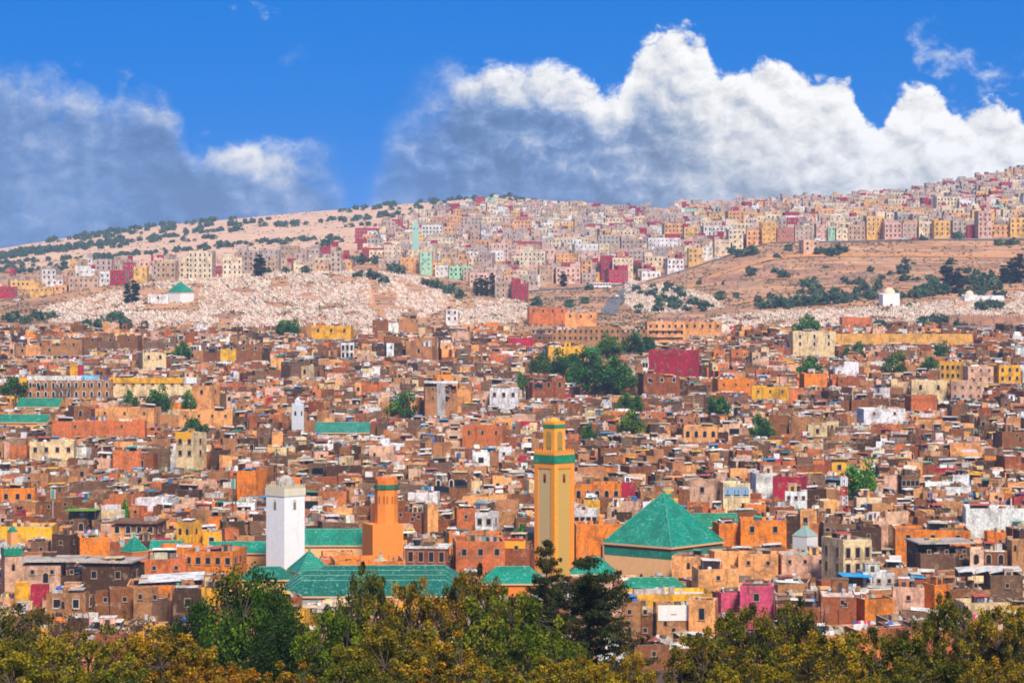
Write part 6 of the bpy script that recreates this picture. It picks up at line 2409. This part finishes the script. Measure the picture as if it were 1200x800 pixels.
# the belt of trees on the slope below the viewpoint: px, row of the top, crown half width px, distance, kind, tint, label
FG = [
    (-5, 708, 70, 190, 'olive', (0.8, 0.75, 0.8), 'dark olive tree at the edge of the belt beside bare twiggy tree'),
    (62, 712, 60, 170, 'bare', (0.9, 0.8, 0.8), 'nearly bare brown twiggy tree in the tree belt'),
    (160, 720, 60, 175, 'bare', (1.0, 0.7, 0.6), 'thin reddish twiggy tree before the brown mud house'),
    (20, 760, 75, 120, 'autumn', (0.75, 1.0, 0.8), 'yellow-green tree at the corner of the tree belt'),
    (88, 742, 62, 150, 'autumn', (0.8, 0.95, 0.9), 'golden olive tree with dark stems among bare twigs'),
    (130, 774, 54, 116, 'autumn', (0.7, 0.95, 0.8), 'gold-leaved tree in front of the bare twiggy trees'),
    (192, 745, 66, 130, 'autumn', (0.9, 0.9, 0.8), 'russet-gold tree beside the dark green trees'),
    (232, 712, 42, 200, 'dense', (0.8, 0.85, 0.8), 'dark green tree at the edge of the green clump'),
    (294, 671, 52, 190, 'dense', (1.3, 1.25, 0.9), 'tall bright green tree under the white minaret'),
    (335, 728, 46, 175, 'dense', (0.75, 0.75, 0.8), 'dark green tree below the tall green one'),
    (258, 782, 60, 112, 'autumn', (1.0, 0.75, 0.7), 'low orange-brown tree below the green clump'),
    (340, 786, 50, 114, 'autumn', (1.0, 0.8, 0.7), 'low rusty tree beside the mixed green trees'),
    (392, 712, 46, 165, 'olive', (0.9, 1.35, 0.8), 'leafy green tree before the yellow market shed'),
    (432, 672, 38, 195, 'olive', (0.75, 0.8, 0.8), 'dark upright olive-toned tree against the prayer hall roofs'),
    (486, 680, 52, 185, 'olive', (0.95, 0.8, 0.7), 'spreading brownish tree with visible forks by the prayer hall'),
    (455, 735, 60, 140, 'autumn', (0.6, 0.75, 0.8), 'brown-green tree with dark trunk amid the belt'),
    (548, 670, 44, 190, 'olive', (1.1, 0.85, 0.6), 'thin crowned olive-gold tree below the broad terracotta house'),
    (520, 750, 60, 124, 'autumn', (1.1, 1.0, 0.8), 'bright golden tree in the middle of the belt'),
    (592, 690, 56, 175, 'olive', (0.9, 1.15, 0.8), 'green-gold tree at the foot of the yellow minaret'),
    (628, 735, 60, 150, 'olive', (0.8, 1.1, 0.8), 'round green tree below the dark cedars'),
    (640, 632, 34, 210, 'cedar', (1.1, 1.3, 1.0), 'slim dark cedar standing before the yellow minaret'),
    (690, 652, 54, 200, 'broad_cedar', (1.05, 1.35, 0.95), 'broad dark cedar with layered boughs'),
    (672, 772, 52, 118, 'autumn', (0.85, 0.95, 0.8), 'yellowing tree below the broad dark cedar'),
    (590, 782, 60, 115, 'olive', (0.9, 0.9, 0.8), 'low olive tree between the gold trees'),
    (735, 768, 34, 140, 'autumn', (0.9, 0.9, 0.8), 'gold tree at the gap showing tan houses'),
    (425, 778, 62, 118, 'olive', (0.7, 0.75, 0.8), 'dark low tree beneath the brown-green one'),
    (822, 742, 48, 165, 'olive', (0.75, 0.75, 0.75), 'dark olive tree beside the gap in the belt'),
    (874, 712, 56, 172, 'olive', (0.95, 0.95, 0.6), 'tall olive-gold tree before the bright pink house'),
    (930, 708, 40, 185, 'olive', (0.8, 0.8, 0.7), 'narrow dark-stemmed tree before the brick wall'),
    (960, 742, 56, 150, 'olive', (1.1, 1.0, 0.7), 'wide yellow-green tree below the wide brick wall'),
    (1030, 738, 60, 155, 'olive', (1.0, 0.95, 0.6), 'wide olive tree under the pale crumbling house'),
    (1105, 706, 46, 180, 'olive', (0.8, 0.8, 0.7), 'tall thin olive tree by the vivid orange corner house'),
    (1160, 712, 56, 170, 'olive', (0.9, 0.85, 0.65), 'leafy olive tree before the sandy flat house'),
    (1205, 716, 50, 175, 'autumn', (0.8, 0.85, 0.8), 'gold-green tree at the far end of the belt'),
    (880, 778, 50, 118, 'autumn', (0.75, 0.9, 0.8), 'golden-green low tree beside dark olive'),
    (1000, 784, 50, 116, 'olive', (0.9, 0.85, 0.7), 'low dull olive tree in front of the wide ones'),
    (1090, 768, 60, 122, 'olive', (0.75, 0.75, 0.75), 'dark low tree in front of the tall thin olive'),
    (1170, 778, 50, 118, 'autumn', (0.7, 0.75, 0.7), 'dim gold low tree in front of the leafy olive'),
]
fr = random.Random(77)
for i, (px, rt, hw, D, kind, tint, lab) in enumerate(FG):
    x = PX(px, D)
    g = ground_z(x, D)
    pr = PROTO[kind][i % len(PROTO[kind])]
    ztop = ZR(rt - 9, D)
    H = ztop - g
    s = H / pr[2] * 0.97
    # crown half width in the prototype is about 4.2 m
    base_r = 3.6 if 'cedar' in kind else 4.2
    sx = 1.06 * hw * D / F / base_r
    s = max(s, sx * 0.72)
    g = min(g, ztop - pr[2] * s * 0.97)
    plant(pr, dict(autumn='autumn_tree', olive='olive_tree', dense='leafy_tree', bare='twiggy_tree', cedar='cedar_tree', broad_cedar='cedar_tree')[kind], lab, x, D, g - 0.2, (sx, sx, s), fr.uniform(0, 6.28), tint, 'trees of the foreground belt')

# ---- trees inside the city
def small_proto(seed, cols, H, rx, rz, clumps, n_per, size):
    c = (0, 0, H - rz)
    cen = crown_points(clumps, c, (rx * 0.85, rx * 0.85, rz * 0.85), seed, 0.3, 0.5)
    g = np.random.default_rng(seed)
    crown = leaf_mesh('crown', cen, n_per, g.uniform(0.2 * rx, 0.34 * rx, clumps), size, cols, seed, aspect=0.6)
    trunk = limbs_mesh('trunk', H, c, (rx, rx, rz), cen, seed, 0.24, twigs=False)
    return crown, trunk, H


MIDC = [(0.045, 0.13, 0.026), (0.06, 0.16, 0.026), (0.11, 0.20, 0.03), (0.028, 0.08, 0.02)]
MID = [small_proto(201 + k, MIDC, 9.0, 4.5, 4.0, 34, 55, 0.34) for k in range(4)]
OLC = [(0.13, 0.19, 0.12), (0.10, 0.155, 0.10), (0.17, 0.22, 0.13), (0.075, 0.12, 0.08)]
OLIVE = [small_proto(221 + k, OLC, 3.5, 2.6, 2.2, 26, 26, 0.36) for k in range(5)]


def cypress_proto(seed):
    r = random.Random(seed)
    cen = []; spr = []
    for k in range(40):
        z = r.uniform(0.6, 11.0)
        rad = 1.25 * math.sin(math.pi * min(1, (z + 1.0) / 12.5)) ** 0.7
        a = r.uniform(0, 6.28)
        cen.append((math.cos(a) * rad * 0.6, math.sin(a) * rad * 0.6, z)); spr.append(0.75)
    crown = leaf_mesh('crown', cen, 40, np.array(spr), 0.3, [(0.018, 0.035, 0.016), (0.024, 0.045, 0.02)], seed)
    mb = MB(); mb.tube((0, 0, -1), (0, 0, 9), 0.25, 0.05, 6, (0.06, 0.04, 0.03), 'bark')
    return crown, mb.mesh('trunk'), 11.5


CYP = [cypress_proto(241), cypress_proto(242)]
for i, (px, rw, hw, kind, tint, D, x) in enumerate(CT):
    g = ground_z(x, D)
    rr = hw * D / F
    top = ZR(rw - hw, D) - g
    near = min(((abs(l[0] - px) + abs(l[1] - rw)), l[3]) for l in LANDMARKS)[1]
    shade = 'yellow-green' if tint[0] > 1.25 else ('dark green' if tint[0] < 0.85 else 'mid green')
    lab = '%s %s tree beside %s' % ('small' if hw < 9 else ('large' if hw > 15 else 'round'), shade, near)
    lab = ' '.join(lab.split()[:16])
    plant(MID[i % 4], 'courtyard_tree', lab, x, D, g, (rr / 3.7, rr / 3.7, max(0.5, top / 8.6)), i * 1.7, tint, 'green trees between the medina houses')

# a palm
def palm(px, rt, D, label, H=None):
    x = PX(px, D); g = ground_z(x, D)
    top = ZR(rt, D) - g
    t = thing('palm_tree', label, 'palm', (x, D, g), 0.4)
    mb = MB()
    mb.tube((0, 0, -1), (0.2, 0, top * 0.5), 0.28, 0.22, 7, (0.10, 0.07, 0.05), 'bark')
    mb.tube((0.2, 0, top * 0.5), (0.1, 0, top - 1.2), 0.22, 0.2, 7, (0.10, 0.07, 0.05), 'bark')
    part('trunk', mb, t)
    r = random.Random(int(px))
    for k in range(16):
        mb = MB()
        a = 2 * math.pi * k / 16 + r.uniform(-0.15, 0.15)
        up = r.uniform(0.2, 1.1)
        prev = None
        for i in range(7):
            f = i / 6
            rad = 2.3 * f
            z = top - 1.2 + up * 1.6 * f - 2.0 * f * f
            w = 0.32 * math.sin(math.pi * min(1, f * 0.85 + 0.12)) + 0.03
            c = Vector((0.1 + rad * math.cos(a), rad * math.sin(a), z))
            s = Vector((-math.sin(a), math.cos(a), -0.35)) * w
            cur = (tuple(c - s), tuple(c + Vector((0, 0, 0.08))), tuple(c + s * 1.0 + Vector((0, 0, 0.0))))
            if prev:
                mb.poly([prev[0], prev[1], cur[1], cur[0]], [(0, 1, 2, 3)], (0.05, 0.09, 0.03), 'leaf')
                mb.poly([prev[1], prev[2], cur[2], cur[1]], [(0, 1, 2, 3)], (0.05, 0.09, 0.03), 'leaf')
            prev = cur
        part('frond', mb, t)


palm(647, 400, 1180.0, 'slender palm above the park trees')
palm(101, 459, 985.0, 'squat palm before the arcaded school')
palm(893, 487, 880.0, 'shaggy palm among brown roofs beside the salmon arched house')

# ---- cypresses and broad trees round the cemeteries
for px, rb, hpx, wpx, D0 in [(149, 357, 24, 5, 0), (158, 356, 27, 6, 0), (558, 347, 20, 4, 1), (564, 346, 24, 4, 1), (570, 347, 22, 4, 1), (577, 346, 26, 4, 1), (660, 336, 18, 5, 1), (1186, 332, 30, 7, 2), (1195, 332, 34, 8, 2), (1176, 333, 22, 6, 2), (304, 324, 26, 8, 0), (1110, 340, 34, 9, 2), (1122, 344, 30, 8, 2)]:
    D = ground_d(px, rb)
    x = PX(px, D); m = D / F
    lab = ['dark slim cypress standing on the rounded cemetery', 'dark cypress of the clump below the hillside houses', 'dark cypress in the row above the right-hand cemetery'][D0]
    plant(CYP[px % 2], 'cypress_tree', lab, x, D, ground_z(x, D), (wpx * m / 1.3, wpx * m / 1.3, hpx * m / 11.5), px, (1, 1, 1.1), ['cypresses on the cemetery', 'cypresses of the hillside clump', 'cypresses above the right cemetery'][D0])

OLIVES = []


def olive_at(px, D, hw, tint):
    OLIVES.append((px, D, hw, tint))


orr = random.Random(9)
# picked-out trees on the near slopes
for px, rb, hw in [(135, 389, 18), (118, 388, 10), (103, 386, 9), (92, 388, 7), (45, 376, 9), (14, 378, 11), (30, 380, 8), (60, 374, 7), (15, 396, 7), (38, 398, 6), (60, 398, 6), (80, 397, 6), (334, 321, 6), (357, 321, 7), (382, 289, 7), (312, 322, 6),
                   (437, 328, 9), (420, 326, 7), (450, 332, 7), (470, 322, 8), (512, 340, 9), (527, 345, 9), (540, 350, 8), (500, 336, 7), (400, 318, 6), (410, 312, 9), (425, 310, 9), (440, 310, 8), (460, 318, 8),
                   (606, 352, 8), (628, 358, 8), (690, 340, 6), (668, 332, 6), (742, 320, 9), (735, 326, 8), (668, 360, 7), (686, 356, 6), (764, 348, 8), (775, 355, 9), (783, 340, 7), (790, 362, 9), (770, 366, 7), (800, 350, 7), (812, 358, 8), (826, 362, 8), (845, 352, 8),
                   (858, 298, 7), (880, 324, 8), (880, 300, 9), (868, 302, 7), (985, 296, 8), (975, 300, 8), (958, 300, 6), (970, 272, 8), (985, 270, 8), (963, 276, 7), (1058, 322, 9), (1044, 324, 5), (1030, 334, 5), (1028, 338, 6), (1046, 346, 7), (1020, 350, 9), (1123, 280, 7), (1082, 282, 5), (1160, 278, 8),
                   (892, 362, 8), (903, 362, 9), (915, 361, 10), (927, 362, 10), (938, 360, 11), (948, 358, 9), (957, 358, 10), (968, 357, 10), (978, 356, 11), (990, 355, 10), (955, 344, 10), (945, 336, 8), (1000, 352, 8), (1012, 342, 8), (1005, 334, 7), (990, 332, 6), (1072, 350, 10), (1084, 348, 11), (1095, 342, 10), (1104, 346, 10), (1135, 334, 10), (1145, 338, 11), (1156, 335, 12), (1166, 340, 10), (1130, 348, 8), (1090, 330, 6),
                   (1083, 382, 9), (1096, 380, 9), (1110, 382, 10), (1124, 386, 9), (1136, 390, 8), (1060, 384, 5), (1146, 396, 8), (1158, 398, 7), (1172, 400, 7), (1032, 384, 8), (1066, 360, 4), (1150, 364, 9), (1160, 362, 8), (1170, 363, 8)]:
    olive_at(px, ground_d(px, rb), hw, (0.8, 0.95, 0.8) if rb > 330 else (0.8, 0.95, 1.0))
# more olives and bushes scattered over the bare right-hand slope
for k in range(80):
    px = orr.uniform(742, 1195)
    D = orr.uniform(1590, 1815) if px > 830 else orr.uniform(1560, 1780)
    if 990 < px < 1110 and D > 1770:
        continue
    olive_at(px, D, orr.uniform(3.5, 7.5), (0.85, 0.95, 0.85))
# the olive hill and the scrubby slopes
tries = 0
while tries < 3200:
    tries += 1
    px = orr.uniform(-20, 760)
    D = orr.uniform(2050, 3200)
    x = PX(px, D)
    row = row_of(ground_z(x, D), D)
    if px > 430 + (D - 2300) * 0.12 and D < 2950:
        continue
    if px > 400 and px < 560 and D < 2500:
        continue
    dens = 0.95 if px < 140 else (0.5 if px < 420 else 0.35)
    if mnoise.noise(Vector((x / 150, D / 150, 5))) < 0.12 - dens * 0.35:
        continue
    if orr.random() > dens:
        continue
    olive_at(px, D, orr.uniform(2.4, 4.6), (0.8, 0.95, 1.05))
print('olives', len(OLIVES))
OLIVES.sort(key=lambda o: -o[2])
for i, (px, D, hw, tint) in enumerate(OLIVES[:300]):
    x = PX(px, D)
    s = hw * D / F / 2.4
    if D < 1560 and px < 500:
        lab, grp = 'dark bushy tree at the foot of the rounded cemetery', 'bushy trees under the rounded cemetery'
    elif D < 1900 and px < 620:
        lab, grp = 'green bushy tree between the cemetery and the hillside houses', 'bushy trees round the cemetery top'
    elif D < 1560:
        lab, grp = 'green bush below the right-hand cemetery near the rampart', 'bushes by the rampart'
    elif D < 1880 and px < 800:
        lab, grp = 'green bushy tree beside the steep hill road', 'trees by the steep hill road'
    elif D < 1880:
        nl = min(LM_CORE, key=lambda l: math.hypot(PX(l[0], l[2]) - x, l[2] - D))[3]
        lab, grp = 'grey-green olive tree on the bare slope near ' + nl, 'olive trees on the bare slope'
    elif px < 150:
        lab, grp = 'small blue-green olive tree in the thick grove on the far slope', 'olive trees of the far grove'
    else:
        lab, grp = 'small blue-green olive tree dotted on the far sandy hill', 'olive trees on the far hill'
    plant(OLIVE[i % 5], 'olive_tree', lab, x, D, ground_z(x, D) - 0.3, s * (1.0 if hw < 12 else 1.0), i * 2.1, tint, grp)
rest = OLIVES[300:]
if rest:
    V_, Q_, C_ = [], [], []
    base = OLIVE[0][0]
    n = len(base.vertices)
    co = np.zeros(n * 3, dtype=np.float32); base.vertices.foreach_get('co', co); co = co.reshape(-1, 3)
    for k, (px, D, hw, tint) in enumerate(rest):
        x = PX(px, D); s = hw * D / F / 2.4
        a = k * 1.3
        ro = np.array([[math.cos(a), -math.sin(a), 0], [math.sin(a), math.cos(a), 0], [0, 0, 1]])
        V_.append((co * s) @ ro.T + np.array([x, D, ground_z(x, D) - 0.3]))
    V_ = np.concatenate(V_)
    Q_ = np.arange(len(V_)).reshape(-1, 4)
    me = np_mesh('far_olive_scrub', V_, Q_, np.array(OLC)[nrng.integers(0, 4, len(Q_))] * np.array([0.8, 0.95, 1.05]), 'leaf')
    o = link('far_olive_scrub', me)
    o['kind'] = 'stuff'; o['label'] = 'scattered small olive trees thinning out over the far hill'; o['category'] = 'olive trees'


# ---- low scrub over the open slopes, too fine to count
def scrub():
    r = random.Random(31)
    cen = []; spr = []
    n = 0
    while n < 8500:
        D = r.uniform(1420, 3200) if r.random() < 0.3 else r.uniform(1420, 1850)
        px = r.uniform(-40, 1240)
        if D < 1850 and 440 < px < 520 and r.random() < 0.5:
            continue
        if px > 795 and D > 1840 or (430 < px <= 795 and 1800 < D < 2900):
            continue
        x = PX(px, D)
        if mnoise.noise(Vector((x / 40, D / 40, 12))) < -0.05 and r.random() < 0.75:
            continue
        cen.append((x, D, ground_z(x, D) + 0.25)); spr.append(r.uniform(0.5, 1.5) if r.random() < 0.8 else r.uniform(1.5, 2.8))
        n += 1
    me = leaf_mesh('hillside_scrub', cen, 9, np.array(spr), 0.5, [(0.12, 0.15, 0.09), (0.20, 0.17, 0.09), (0.09, 0.13, 0.08), (0.24, 0.17, 0.09)], 55, flat=0.5, aspect=0.7)
    o = link('hillside_scrub', me)
    o['kind'] = 'stuff'; o['label'] = 'low dry scrub dotted over the open slopes'; o['category'] = 'scrub'


scrub()


# ------------------------------------------------------------------ the air between here and the hills
def haze():
    m = bpy.data.materials.new('haze')
    m.use_nodes = True
    t = NT(m.node_tree)
    pv = t.n('ShaderNodeVolumePrincipled')
    pv.inputs['Color'].default_value = (0.42, 0.66, 1.0, 1)
    pv.inputs['Density'].default_value = HAZE
    pv.inputs['Anisotropy'].default_value = 0.0
    out = t.n('ShaderNodeOutputMaterial')
    t.t.links.new(pv.outputs[0], out.inputs['Volume'])
    MATS['haze'] = m
    mb = MB()
    mb.box(-1520, 1520, -420, 4440, GMIN - 10, max(GMAX, 0) + 20, (1, 1, 1), 'haze', bottom=True)
    o = link('haze', mb.mesh('haze'))
    o['kind'] = 'stuff'


HAZE = 0.00009
haze()
